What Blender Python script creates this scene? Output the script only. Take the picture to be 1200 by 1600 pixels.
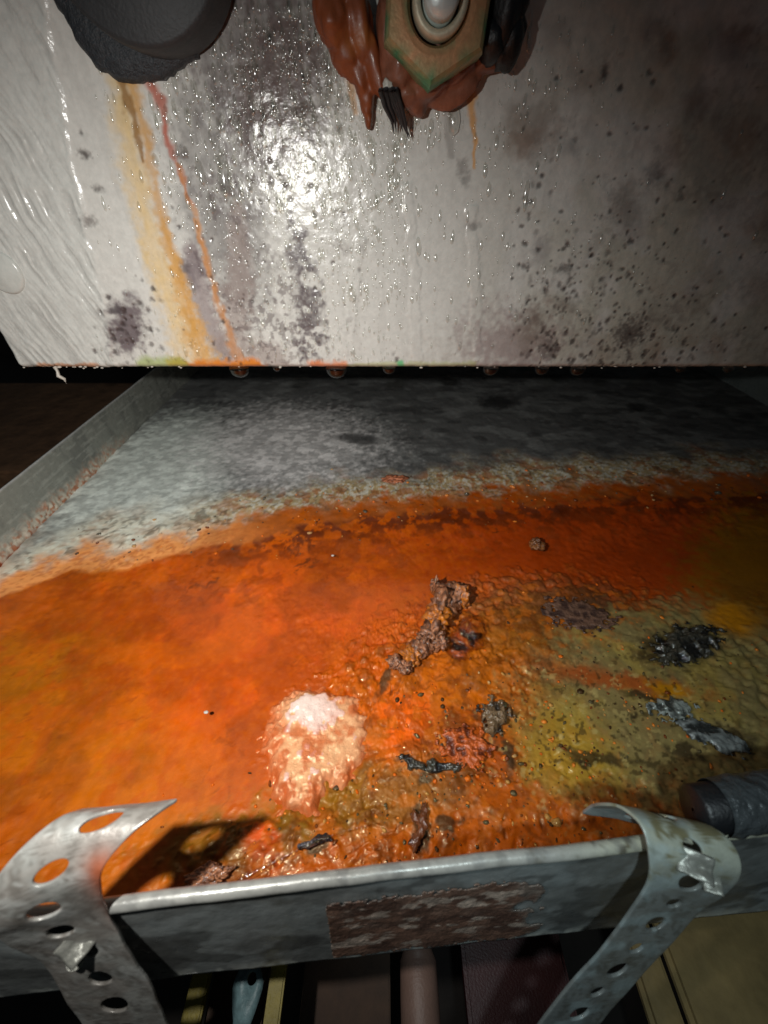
import bpy, bmesh, math, random
import numpy as np
from mathutils import Vector, Matrix, noise as mn

# ------------------------------------------------------------------ scene, camera, light
for o in list(bpy.data.objects): bpy.data.objects.remove(o)
S = bpy.context.scene
C = S.collection
R = math.radians
CAM_Z, PITCH, F = 0.188, R(39.2), 620.0          # metres above the water, downward pitch, focal length in 1600-high pixels
cam = bpy.data.cameras.new('camera'); camo = bpy.data.objects.new('camera', cam); C.objects.link(camo)
camo.location = (0, 0, CAM_Z); camo.rotation_euler = (R(90) - PITCH, 0, 0)
cam.sensor_fit = 'VERTICAL'; cam.sensor_height = 24; cam.lens = 24 * F / 1600
cam.clip_start = 0.005; cam.clip_end = 20
cam.dof.use_dof = True; cam.dof.focus_distance = 0.20; cam.dof.aperture_fstop = 7.0
S.camera = camo
w = bpy.data.worlds.new('World'); S.world = w; w.use_nodes = True
w.node_tree.nodes['Background'].inputs[0].default_value = (0.75, 0.9, 1.0, 1)
w.node_tree.nodes['Background'].inputs[1].default_value = 0.028
S.view_settings.view_transform = 'Standard'; S.view_settings.look = 'None'
S.view_settings.exposure = 0.0; S.view_settings.gamma = 1.0
# the hand torch beside the lens
lamp = bpy.data.lights.new('torch', 'SPOT'); lampo = bpy.data.objects.new('torch', lamp); C.objects.link(lampo)
lampo.location = (-0.080, 0.008, 0.202)
lamp.energy = 3.0; lamp.color = (1.0, 0.985, 0.945); lamp.shadow_soft_size = 0.0035
lamp.spot_size = R(132); lamp.spot_blend = 1.0
aim = Vector((-0.094, 0.18, 0.042))
lampo.rotation_euler = (aim - lampo.location).to_track_quat('-Z', 'Y').to_euler()

# the weaker, cooler phone light right of the lens
ph = bpy.data.lights.new('phone_light', 'SPOT'); pho = bpy.data.objects.new('phone_light', ph); C.objects.link(pho)
pho.location = (0.016, -0.030, 0.200); ph.energy = .75; ph.color = (.80, .96, 1.0); ph.shadow_soft_size = .004
ph.spot_size = R(84); ph.spot_blend = 1.0
pho.rotation_euler = (Vector((0.105, 0.022, 0.03)) - pho.location).to_track_quat('-Z', 'Y').to_euler()

# ------------------------------------------------------------------ helpers
def lin(*c):
    c = np.array(c, float) / 255.0
    return np.where(c <= 0.04045, c / 12.92, ((c + 0.055) / 1.055) ** 2.4)
def ray(px, py):
    x, y = (px - 600) / F, (py - 800) / F
    cp, sp = math.cos(PITCH), math.sin(PITCH)
    return x, cp - y * sp, -sp - y * cp          # world direction
def at(px, py, z=0.0):                            # where a sight line meets a level plane
    dx, dy, dz = ray(px, py); k = (z - CAM_Z) / dz
    return dx * k, dy * k
def atT(px, py, Y=0.25):                          # where it meets an upright plane
    dx, dy, dz = ray(px, py); k = Y / dy
    return dx * k, CAM_Z + dz * k
def tank_uv(px, py): return atT(px, py)

def _h(ix, iy, seed):
    n = (ix.astype(np.int64) * 374761393 + iy.astype(np.int64) * 668265263 + seed * 974634777) & 0xffffffff
    n = ((n ^ (n >> 13)) * 1274126177) & 0xffffffff
    n = (n ^ (n >> 16)) & 0xffffffff
    n = (n * 2246822519) & 0xffffffff
    return ((n ^ (n >> 15)) & 0xffffff) / 16777215.0
def vn(x, y, seed=0):
    ix, iy = np.floor(x), np.floor(y); fx, fy = x - ix, y - iy
    fx = fx * fx * fx * (fx * (fx * 6 - 15) + 10); fy = fy * fy * fy * (fy * (fy * 6 - 15) + 10)
    ix = ix.astype(np.int64); iy = iy.astype(np.int64)
    a, b = _h(ix, iy, seed), _h(ix + 1, iy, seed); c, d = _h(ix, iy + 1, seed), _h(ix + 1, iy + 1, seed)
    return (a + (b - a) * fx) * (1 - fy) + (c + (d - c) * fx) * fy
def fbm(x, y, scale, octv=4, seed=0, gain=0.5):   # 0..1, about 0.5; scale = features per metre
    s, a, t = 0, 1, 0
    cr, sr = math.cos(0.6), math.sin(0.6)
    X, Y = x * scale + 1000, y * scale + 1000
    for k in range(octv):
        s = s + a * vn(X, Y, seed + k * 17); t += a; a *= gain
        X, Y = (X * cr - Y * sr) * 2.03 + 7, (X * sr + Y * cr) * 2.03 + 3
    return s / t
def ridge(x, y, scale, octv=4, seed=0):
    s, a, t = 0, 1, 0
    for k in range(octv):
        s = s + a * (1 - np.abs(2 * vn(x * scale + 500, y * scale + 500, seed + k * 13) - 1)); t += a; a *= 0.5; scale *= 2.1
    return s / t
def ss(a, b, x):
    t = np.clip((x - a) / (b - a), 0, 1); return t * t * (3 - 2 * t)
def mixc(col, m, c):
    m = np.asarray(m)[..., None]; return col * (1 - m) + np.asarray(c) * m

class Plane:                                      # flat stain / relief painter: coordinates in metres on the surface
    def __init__(s, U, V, conv, warp=0.0015, scale=220, seed=1):
        s.conv = conv
        s.U0, s.V0 = U, V
        s.U = U + warp * (fbm(U, V, scale, 4, seed) - .5) * 4
        s.V = V + warp * (fbm(U, V, scale, 4, seed + 50) - .5) * 4
        s.n = fbm(U, V, scale * 2.2, 4, seed + 90)
    def blob(s, px, py, rx, ry, rot=0, soft=0.5, rag=0.0):
        a, b = s.conv(px, py); a1, b1 = s.conv(px + 4, py); a2, b2 = s.conv(px, py + 4)
        J = np.array([[(a1 - a) / 4, (a2 - a) / 4], [(b1 - b) / 4, (b2 - b) / 4]]); Ji = np.linalg.inv(J)
        du, dv = s.U - a, s.V - b
        x = Ji[0, 0] * du + Ji[0, 1] * dv; y = Ji[1, 0] * du + Ji[1, 1] * dv
        c, q = math.cos(R(rot)), math.sin(R(rot))
        d = np.sqrt(((x * c + y * q) / rx) ** 2 + ((-x * q + y * c) / ry) ** 2)
        d = d + rag * (s.n - .5) * 2
        return 1 - ss(1 - soft, 1 + soft, d)
    def line(s, pts, widths, soft=0.5, rag=0.0):
        P = [s.conv(*p) for p in pts]
        best = np.full(s.U.shape, 1e9)
        for i in range(len(P) - 1):
            (ax, ay), (bx, by) = P[i], P[i + 1]
            L2 = (bx - ax) ** 2 + (by - ay) ** 2
            t = np.clip(((s.U - ax) * (bx - ax) + (s.V - ay) * (by - ay)) / L2, 0, 1)
            wd = widths[i] + (widths[i + 1] - widths[i]) * t
            pxm = math.hypot(pts[i + 1][0] - pts[i][0], pts[i + 1][1] - pts[i][1]) / math.sqrt(L2)
            d = np.hypot(s.U - ax - t * (bx - ax), s.V - ay - t * (by - ay)) * pxm / wd
            best = np.minimum(best, d)
        best = best + rag * (s.n - .5) * 2
        return 1 - ss(1 - soft, 1 + soft, best)

# ---- materials (all procedural)
def mat(name, col=None, rough=0.5, metal=0.0, var=0.25, vscale=300, bumps=((900, 0.0002),), coat=0.0, alpha=None,
        sss=0.0, rvar=0.0, tint=None, spec=0.5, ior=None):
    m = bpy.data.materials.new(name); m.use_nodes = True; nt = m.node_tree; N = nt.nodes; L = nt.links
    b = N['Principled BSDF']
    tc = N.new('ShaderNodeTexCoord')
    if col is None:
        a = N.new('ShaderNodeAttribute'); a.attribute_name = 'Col'; base = a.outputs['Color']
    else:
        a = N.new('ShaderNodeRGB'); a.outputs[0].default_value = (*col, 1); base = a.outputs[0]
    n = N.new('ShaderNodeTexNoise'); n.inputs['Scale'].default_value = vscale; n.inputs['Detail'].default_value = 8
    n.inputs['Roughness'].default_value = 0.65
    L.new(tc.outputs['Object'], n.inputs['Vector'])
    mr = N.new('ShaderNodeMapRange'); mr.inputs['From Min'].default_value = .25; mr.inputs['From Max'].default_value = .75
    mr.inputs['To Min'].default_value = 1 - var; mr.inputs['To Max'].default_value = 1 + var
    L.new(n.outputs['Fac'], mr.inputs['Value'])
    mx = N.new('ShaderNodeVectorMath'); mx.operation = 'SCALE'
    L.new(base, mx.inputs[0]); L.new(mr.outputs[0], mx.inputs['Scale']); out = mx.outputs[0]
    if tint:
        n2 = N.new('ShaderNodeTexNoise'); n2.inputs['Scale'].default_value = vscale * .37; n2.inputs['Detail'].default_value = 6
        L.new(tc.outputs['Object'], n2.inputs['Vector'])
        m2 = N.new('ShaderNodeMapRange'); m2.inputs['From Min'].default_value = .5; m2.inputs['From Max'].default_value = .7
        m2.inputs['To Max'].default_value = tint[1]
        L.new(n2.outputs['Fac'], m2.inputs['Value'])
        mm = N.new('ShaderNodeMix'); mm.data_type = 'RGBA'
        L.new(m2.outputs[0], mm.inputs['Factor']); L.new(out, mm.inputs['A']); mm.inputs['B'].default_value = (*tint[0], 1)
        out = mm.outputs['Result']
    L.new(out, b.inputs['Base Color'])
    if rvar:
        m3 = N.new('ShaderNodeMapRange'); m3.inputs['From Min'].default_value = .3; m3.inputs['From Max'].default_value = .7
        m3.inputs['To Min'].default_value = max(.02, rough - rvar); m3.inputs['To Max'].default_value = min(1, rough + rvar)
        n4 = N.new('ShaderNodeTexNoise'); n4.inputs['Scale'].default_value = vscale * .6; n4.inputs['Detail'].default_value = 5
        L.new(tc.outputs['Object'], n4.inputs['Vector']); L.new(n4.outputs['Fac'], m3.inputs['Value'])
        L.new(m3.outputs[0], b.inputs['Roughness'])
    else: b.inputs['Roughness'].default_value = rough
    b.inputs['Metallic'].default_value = metal
    b.inputs['Specular IOR Level'].default_value = spec
    if coat:
        b.inputs['Coat Weight'].default_value = coat; b.inputs['Coat Roughness'].default_value = 0.06
    if sss:
        b.inputs['Subsurface Weight'].default_value = sss; b.inputs['Subsurface Scale'].default_value = 0.003
        b.inputs['Subsurface Radius'].default_value = (1, .6, .4)
    prev = None
    for sc, dist in bumps:
        nb = N.new('ShaderNodeTexNoise'); nb.inputs['Scale'].default_value = sc; nb.inputs['Detail'].default_value = 5
        L.new(tc.outputs['Object'], nb.inputs['Vector'])
        bp = N.new('ShaderNodeBump'); bp.inputs['Strength'].default_value = 1; bp.inputs['Distance'].default_value = dist
        L.new(nb.outputs['Fac'], bp.inputs['Height'])
        if prev: L.new(prev, bp.inputs['Normal'])
        prev = bp.outputs['Normal']
    if prev:
        L.new(prev, b.inputs['Normal'])
        if coat: L.new(prev, b.inputs['Coat Normal'])
    return m
def clear(name, tint=(1, 1, 1), rough=0.03, boost=1.0, bump=None, fmin=0.0):
    m = bpy.data.materials.new(name); m.use_nodes = True; nt = m.node_tree; N = nt.nodes; L = nt.links
    for n in list(N): N.remove(n)
    o = N.new('ShaderNodeOutputMaterial'); mx = N.new('ShaderNodeMixShader')
    t = N.new('ShaderNodeBsdfTransparent'); t.inputs[0].default_value = (*tint, 1)
    g = N.new('ShaderNodeBsdfGlossy'); g.inputs['Roughness'].default_value = rough
    fr = N.new('ShaderNodeFresnel'); fr.inputs['IOR'].default_value = 1.33
    ma = N.new('ShaderNodeMath'); ma.operation = 'MULTIPLY_ADD'; ma.inputs[1].default_value = boost; ma.inputs[2].default_value = fmin
    ma.use_clamp = True
    ge = N.new('ShaderNodeNewGeometry'); inv = N.new('ShaderNodeMath'); inv.operation = 'SUBTRACT'; inv.inputs[0].default_value = 1
    mu = N.new('ShaderNodeMath'); mu.operation = 'MULTIPLY'; L.new(ge.outputs['Backfacing'], inv.inputs[1])
    L.new(fr.outputs[0], ma.inputs[0]); L.new(ma.outputs[0], mu.inputs[0]); L.new(inv.outputs[0], mu.inputs[1]); L.new(mu.outputs[0], mx.inputs[0])
    L.new(t.outputs[0], mx.inputs[1]); L.new(g.outputs[0], mx.inputs[2]); L.new(mx.outputs[0], o.inputs[0])
    if bump:
        tc = N.new('ShaderNodeTexCoord'); prev = None
        for sc, d in bump:
            nb = N.new('ShaderNodeTexNoise'); nb.inputs['Scale'].default_value = sc; nb.inputs['Detail'].default_value = 3
            L.new(tc.outputs['Object'], nb.inputs['Vector'])
            bp = N.new('ShaderNodeBump'); bp.inputs['Distance'].default_value = d
            L.new(nb.outputs['Fac'], bp.inputs['Height'])
            if prev: L.new(prev, bp.inputs['Normal'])
            prev = bp.outputs['Normal']
        L.new(prev, g.inputs['Normal']); L.new(prev, fr.inputs['Normal'])
    return m

# ---- objects
def tag(o, label=None, cat=None, group=None, kind=None):
    if label: o['label'] = label
    if cat: o['category'] = cat
    if group: o['group'] = group
    if kind: o['kind'] = kind
    return o
def empty(name, loc=(0, 0, 0)):
    o = bpy.data.objects.new(name, None); o.location = loc; o.empty_display_size = 0.01; C.objects.link(o); return o
def link(name, me, m, parent=None):
    o = bpy.data.objects.new(name, me); C.objects.link(o)
    if m is not None: me.materials.append(m)
    if parent is not None:
        o.parent = parent; o.matrix_parent_inverse = Matrix.Translation(-parent_loc(parent))
    return o
def parent_loc(p):
    v = Vector(p.location)
    while p.parent: break
    return v
def mesh_np(name, V, Fq, m, parent=None, col=None, smooth=True):
    me = bpy.data.meshes.new(name)
    V = np.asarray(V, np.float32).reshape(-1, 3); Fq = np.asarray(Fq, np.int32)
    k = Fq.shape[1]
    me.vertices.add(len(V)); me.vertices.foreach_set('co', V.ravel())
    me.loops.add(Fq.size); me.loops.foreach_set('vertex_index', Fq.ravel())
    me.polygons.add(len(Fq)); me.polygons.foreach_set('loop_start', np.arange(len(Fq), dtype=np.int32) * k)
    me.polygons.foreach_set('loop_total', np.full(len(Fq), k, np.int32))
    if smooth: me.polygons.foreach_set('use_smooth', np.ones(len(Fq), bool))
    me.update(calc_edges=True)
    if col is not None: setcol(me, col)
    return link(name, me, m, parent)
def setcol(me, col):
    a = me.color_attributes.new('Col', 'FLOAT_COLOR', 'POINT')
    c = np.ones((len(me.vertices), 4), np.float32); c[:, :3] = np.clip(np.asarray(col).reshape(-1, 3), 0, 1); a.data.foreach_set('color', c.ravel())
def quads(nr, nc, flip=False):
    i = np.arange(nr - 1)[:, None] * nc + np.arange(nc - 1)[None]
    i = i.ravel(); q = np.stack([i, i + 1, i + nc + 1, i + nc], 1)
    return q[:, ::-1] if flip else q
def prune(V, Fq, keep, col=None):
    Fq = Fq[keep]; used = np.unique(Fq); mp = np.full(len(V), -1); mp[used] = np.arange(len(used))
    return V[used], mp[Fq], (None if col is None else col[used])
def bm_obj(name, bm, m, parent=None, smooth=True, col=None):
    me = bpy.data.meshes.new(name); bm.normal_update(); bm.to_mesh(me); bm.free()
    if smooth: me.polygons.foreach_set('use_smooth', np.ones(len(me.polygons), bool))
    if col is not None: setcol(me, np.tile(np.array(col), (len(me.vertices), 1)))
    return link(name, me, m, parent)
def box(bm, x0, x1, y0, y1, z0, z1, bev=0.0):
    r = bmesh.ops.create_cube(bm, size=1); vs = r['verts']
    for v in vs: v.co = Vector(((x0 + x1) / 2 + v.co.x * (x1 - x0), (y0 + y1) / 2 + v.co.y * (y1 - y0), (z0 + z1) / 2 + v.co.z * (z1 - z0)))
    if bev: bmesh.ops.bevel(bm, geom=list({e for v in vs for e in v.link_edges}), offset=bev, segments=2, affect='EDGES')
def tube(bm, pts, rad, n=12, cap=True):
    pts = [Vector(p) for p in pts]; rings = []
    up = Vector((0, 0, 1))
    for i, p in enumerate(pts):
        d = (pts[min(i + 1, len(pts) - 1)] - pts[max(i - 1, 0)]).normalized()
        a = d.cross(up)
        if a.length < .1: a = d.cross(Vector((1, 0, 0)))
        a.normalize(); b = d.cross(a)
        r = rad[i] if hasattr(rad, '__len__') else rad
        rings.append([bm.verts.new(p + (a * math.cos(2 * math.pi * k / n) + b * math.sin(2 * math.pi * k / n)) * r) for k in range(n)])
    for i in range(len(rings) - 1):
        for k in range(n):
            bm.faces.new((rings[i][k], rings[i][(k + 1) % n], rings[i + 1][(k + 1) % n], rings[i + 1][k]))
    if cap: bm.faces.new(rings[0]); bm.faces.new(rings[-1][::-1])
def catmull(P, n):
    P = [np.array(p, float) for p in P]; P = [2 * P[0] - P[1]] + P + [2 * P[-1] - P[-2]]; out = []
    for i in range(1, len(P) - 2):
        for k in range(n):
            t = k / n
            out.append(.5 * (2 * P[i] + (P[i + 1] - P[i - 1]) * t + (2 * P[i - 1] - 5 * P[i] + 4 * P[i + 1] - P[i + 2]) * t * t + (3 * P[i] - P[i - 1] - 3 * P[i + 1] + P[i + 2]) * t ** 3))
    out.append(P[-2]); return np.array(out)
def lump(name, center, size, m, cols, rotz=0, amp=.35, freq=3.0, seed=0, sub=4, tilt=(0, 0), parent=None, sharp=False, flat=False):
    """a ragged clod: displaced ball, two-colour by noise"""
    bm = bmesh.new(); bmesh.ops.create_icosphere(bm, subdivisions=sub, radius=1)
    o = Vector((seed * 3.7, seed * 1.3, seed * 2.1)); cc = []
    M = Matrix.Rotation(R(rotz), 3, 'Z') @ Matrix.Rotation(R(tilt[0]), 3, 'X') @ Matrix.Rotation(R(tilt[1]), 3, 'Y')
    for v in bm.verts:
        d = v.co.normalized()
        n1 = mn.fractal(d * freq * .5 + o, 1.0, 2.0, 3) ; n2 = mn.turbulence(d * freq + o, 4, False)
        v.co = d * (1 + amp * (n1 * 1.2 + (n2 - .9) * .8))
        k = min(1, max(0, .5 + 1.6 * mn.fractal(d * freq * 1.3 + o * 2, 1.0, 2.0, 4)))
        cc.append(np.array(cols[0]) * k + np.array(cols[1]) * (1 - k))
        v.co = M @ Vector((v.co.x * size[0], v.co.y * size[1], v.co.z * size[2]))
    me = bpy.data.meshes.new(name); bm.to_mesh(me); bm.free()
    me.polygons.foreach_set('use_smooth', np.ones(len(me.polygons), bool)); setcol(me, np.array(cc))
    ob = bpy.data.objects.new(name, me); C.objects.link(ob); me.materials.append(m)
    if parent is not None:
        ob.parent = parent; ob.location = Vector(center) - Vector(parent.location)
    else: ob.location = center
    return ob
def join_lumps(name, obs, parent=None):
    """merge a few clods into one mesh"""
    V, Fs, cc, n = [], [], [], 0; m = obs[0].data.materials[0]
    for o in obs:
        me = o.data; v = np.empty(len(me.vertices) * 3, np.float32); me.vertices.foreach_get('co', v); v = v.reshape(-1, 3) + np.array(o.location)
        f = np.empty(len(me.polygons) * 3, np.int32); me.polygons.foreach_get('vertices', f); f = f.reshape(-1, 3)
        c = np.empty(len(me.vertices) * 4, np.float32); me.color_attributes['Col'].data.foreach_get('color', c)
        V.append(v); Fs.append(f + n); cc.append(c.reshape(-1, 4)[:, :3]); n += len(v)
        bpy.data.objects.remove(o)
    return mesh_np(name, np.concatenate(V), np.concatenate(Fs), m, parent, np.concatenate(cc))

# ---- material library
M = {}
M['bed'] = mat('wet_rust_sediment', rough=.5, var=.07, vscale=300, bumps=((1800, .00005), (500, .00007)), coat=.25, rvar=.15)
M['zinc_floor'] = mat('crusted_zinc_floor', rough=.62, var=.16, vscale=350, bumps=((1100, .0001), (300, .0002)))
M['zinc'] = mat('galvanised_sheet', rough=.36, metal=.22, var=.16, vscale=260, bumps=((700, .00007), (160, .0003)), rvar=.12)
M['zinc_strap'] = mat('galvanised_strap', rough=.36, metal=.22, var=.2, vscale=240, bumps=((600, .00008), (150, .0003)), rvar=.12)
M['paint'] = mat('old_white_tank_paint', rough=.22, var=.09, vscale=260, bumps=((900, .00007), (240, .00014)), rvar=.06, spec=.42)
M['water'] = clear('rusty_water', tint=(1.0, .93, .74), rough=.04, bump=((120, .00022), (600, .00003)))
M['bead'] = clear('water_bead', tint=(.97, .97, .95), rough=.15, boost=1.5, fmin=.16)
M['drop'] = clear('hanging_drop', tint=(.92, .92, .9), rough=.06, boost=2.0, fmin=.04)
M['clod'] = mat('wet_clod', rough=.3, var=.35, vscale=500, bumps=((1400, .0004), (500, .0005)), coat=.7)
M['dark_gloss'] = mat('wet_dark_debris', rough=.25, var=.3, vscale=500, bumps=((900, .0004),), coat=.8)
M['glare'] = mat('pale_water_glare', rough=.22, var=.15, vscale=600, bumps=((1500, .0002), (420, .0004)), coat=1.0)  # glossy pale coat for the painted lamp glare on the water
M['jelly'] = clear('clear_jelly', tint=(.94, .87, .70), rough=.08, boost=1.6, fmin=.05, bump=((500, .0006),))
M['rubber'] = mat('black_rubber', col=lin(40, 42, 44), rough=.6, var=.25, vscale=400, bumps=((900, .0002),))
M['felt'] = mat('torn_black_gasket', col=lin(42, 46, 50), rough=.55, var=.5, vscale=500, bumps=((1500, .0005), (400, .0008)))
M['brass'] = mat('tarnished_brass', rough=.5, metal=.3, var=.2, vscale=500, bumps=((700, .00015),))
M['steel'] = mat('stud_steel', col=lin(226, 240, 240), rough=.4, metal=.3, var=.12, vscale=200, bumps=((500, .0001),))
M['clip'] = mat('bent_clip_steel', col=lin(146, 146, 138), rough=.4, metal=.45, var=.3, vscale=400, bumps=((600, .0003),))
M['sealant'] = mat('red_brown_sealant', rough=.3, var=.25, vscale=220, bumps=((300, .0005),), coat=.5)
M['label'] = mat('brown_paper_residue', rough=.45, var=.35, vscale=330, bumps=((1000, .0004), (350, .0005)), coat=.3, tint=(tuple(lin(128, 108, 96)), .5))
M['yellow'] = mat('yellow_strip', col=lin(140, 124, 22), rough=.5, var=.35, vscale=120)
M['wood'] = mat('dark_timber', col=lin(74, 52, 36), rough=.7, var=.45, vscale=60)
M['beam'] = mat('rough_timber', col=lin(120, 88, 62), rough=.8, var=.5, vscale=40, bumps=((60, .003),))
M['pipe'] = mat('dull_pink_pipe', col=lin(132, 104, 92), rough=.5, var=.15, vscale=90)
M['tan'] = mat('tan_sheet', col=lin(132, 112, 72), rough=.5, var=.35, vscale=60, bumps=((60, .001),))
M['maroon'] = mat('maroon_plastic', col=lin(60, 18, 18), rough=.5, var=.3, vscale=50)
M['blue'] = mat('pale_blue_plastic', col=lin(112, 140, 144), rough=.45, var=.35, vscale=300)
M['dark'] = mat('dark_grime', col=lin(44, 38, 34), rough=.8, var=.5, vscale=30)
M['flake'] = mat('paint_flake', col=lin(190, 185, 175), rough=.5, var=.3, vscale=500)
M['hose'] = mat('black_hose', col=lin(18, 19, 22), rough=.45, var=.2, vscale=200)
M['foil'] = mat('crumpled_grey_tape', col=lin(74, 78, 80), rough=.28, metal=.3, var=.3, vscale=250, bumps=((350, .0012), (900, .0003)))
M['bristle'] = mat('dark_fibre', col=lin(40, 38, 40), rough=.5)

# ------------------------------------------------------------------ the place around: dark floor and back
bm = bmesh.new(); box(bm, -1.6, 1.6, -1.0, 2.2, -.34, -.32)
tag(bm_obj('floor', bm, M['dark'], smooth=False), kind='structure')
bm = bmesh.new(); box(bm, -1.6, 1.6, 1.6, 1.62, -.32, 1.2)
tag(bm_obj('back_wall', bm, M['dark'], smooth=False), 'dark grimy wall far behind the tray and tank', 'wall', kind='structure')

# ------------------------------------------------------------------ drain pan
XL, XR, YB = -.243, .42, .64
RIM = .038; FLOORZ = -.012
def rim_y(X): return .0165 + (X + .073) * .088       # top of front wall
def foot_y(X): return .0007 + (X + .126) * .0753     # bottom of front wall
FOOT = -.017
# shore: where the sediment comes out of the water at the back
shore_px = [(-60, 975), (0, 935), (110, 890), (200, 892), (270, 868), (400, 842), (560, 812), (700, 800), (900, 785), (1100, 775), (1300, 770)]
shore = np.array([at(*p) for p in shore_px]); o_ = np.argsort(shore[:, 0]); shore = shore[o_]

nx, ny = 760, 620
u = np.linspace(-1, 1, nx); k = 2.2
gx = np.sinh(k * u) / math.sinh(k); gx = np.where(gx < 0, gx * (.02 - XL), gx * (XR - .02)) + .02
v = np.linspace(0, 1, ny); gy = (np.exp(2.1 * v) - 1) / (math.exp(2.1) - 1)
GX, GV = np.meshgrid(gx, gy)
GY = (rim_y(GX) - .003) * (1 - GV) + YB * GV
P = Plane(GX, GY, lambda a, b: at(a, b), warp=.0018, scale=130, seed=3)
wx = GX + .006 * (fbm(GX, GY, 60, 4, 5) - .5) * 2
sd = GY - np.interp(wx, shore[:, 0], shore[:, 1]) + (.004 + .006 * ss(-.16, -.08, GX)) * (fbm(GX, GY, 70, 5, 8) - .5) * 2
sd_s = sd
lumpy = ss(.38, .62, fbm(GX, GY, 55, 3, 15)); f1 = fbm(GX, GY, 90, 5, 11); SX = GX + .012 * (fbm(GX, GY, 70, 4, 16) - .5) * 2; SY = GY + .012 * (fbm(GX, GY, 70, 4, 18) - .5) * 2; f2 = fbm(SX, SY * 1.6, 190, 6, 12); f3 = fbm(GX, GY, 900, 3, 13); r1 = ridge(SX, SY * 1.5, 95, 5, 14)
# --- relief
Z = -.0042 + .0052 * ss(-.05, .012, sd) + .0022 * ss(.0, .06, sd)
oliveE = np.maximum(P.blob(1050, 1080, 215, 130, 10, .4, .35), P.blob(900, 1150, 90, 75, 20, .5, .4))
gunk = np.maximum.reduce([P.blob(700, 1130, 190, 190, 0, .4, .4), P.blob(560, 1310, 260, 60, -8, .4, .4),
                          P.blob(1000, 1090, 230, 150, 0, .4, .4), P.blob(900, 980, 190, 90, 5, .4, .4), P.blob(850, 1260, 260, 80, 0, .4, .4)])
pool = np.maximum.reduce([P.blob(240, 1070, 330, 235, 0, .3, .2), P.blob(850, 1320, 180, 40, -5, .5, .3), P.blob(1120, 870, 200, 70, 0, .5, .3)])
Z += gunk * .0034
Z += (f1 - .5) * .0036 * (1 - .75 * oliveE) * (.15 + .65 * gunk + .3 * ss(-.02, .02, sd)) * (1 - .9 * pool)
Z += (f2 - .5) * .0009 * (.25 + .75 * lumpy) * (1 - .5 * oliveE) * (.30 + .9 * gunk + .5 * ss(-.02, .0, sd) * (1 - ss(.0, .08, sd))) * (1 - .9 * pool)
Z += (f3 - .5) * .0004 * (.15 + gunk) * (1 - .9 * pool)
Z += (r1 - .6) * .0011 * gunk * lumpy * (1 - .8 * oliveE)
Z -= .0015 * pool
fine = fbm(GX, GY, 520, 4, 31); med = fbm(GX, GY, 150, 5, 32); big = fbm(GX, GY, 45, 4, 33)
# --- colour
c = lambda *a: lin(*a)
col = np.zeros(GX.shape + (3,)) + c(188, 86, 1)
col = mixc(col, P.blob(90, 1090, 190, 260, 15, .6, .3), c(166, 98, 5))
col = mixc(col, P.blob(180, 1290, 220, 110, 0, .6, .2), c(190, 102, 3))
col = mixc(col, P.blob(150, 930, 200, 40, 0, .7, .3) * .8, c(190, 92, 6))
col = mixc(col, P.blob(420, 1010, 230, 150, 10, .7, .3), c(200, 82, 1))
col = mixc(col, ss(.5, .62, med) * .35, c(178, 64, 2)); col = mixc(col, ss(.48, .62, fbm(GX, GY, 28, 5, 59)) * .5, c(142, 62, 3)); col = mixc(col, ss(.5, .64, fbm(GX * .8, GY, 60, 5, 60)) * .3, c(208, 104, 4))
col = mixc(col, ss(.56, .7, fine) * .07, c(235, 130, 16))
# right: darker reds and olives
col = mixc(col, P.blob(980, 850, 330, 90, 3, .5, .4) * .9, c(168, 62, 6))
col = mixc(col, P.blob(1090, 850, 160, 60, 3, .6, .4) * .7, c(156, 58, 8))
col = mixc(col, P.blob(1200, 870, 110, 130, 0, .5, .4) * .9, c(138, 98, 14))
col = mixc(col, P.blob(880, 960, 150, 60, 8, .6, .5) * .9, c(128, 84, 58))
col = mixc(col, P.blob(940, 950, 60, 28, 20, .5, .5) * .9, c(86, 58, 46))
col = mixc(col, P.blob(800, 1020, 110, 80, 0, .6, .5) * .8, c(150, 96, 24))
col = mixc(col, P.blob(1060, 1090, 230, 150, 8, .35, .35), c(150, 144, 100))
col = mixc(col, P.blob(1100, 1000, 130, 70, 10, .5, .4), c(148, 142, 108))
col = mixc(col, P.blob(900, 1140, 95, 85, 20, .45, .4), c(168, 156, 84))
col = mixc(col, P.blob(880, 1190, 60, 40, 20, .5, .4) * .9, c(204, 160, 30))
col = mixc(col, P.blob(1150, 960, 40, 26, 20, .5, .4), c(205, 140, 16))
col = mixc(col, P.blob(950, 1055, 130, 20, 10, .5, .6), c(190, 84, 18))
col = mixc(col, P.blob(1045, 1075, 34, 12, 15, .5, .5), c(206, 150, 10))
col = mixc(col, P.blob(820, 1080, 60, 70, 0, .6, .6) * .8, c(140, 74, 26))
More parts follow.
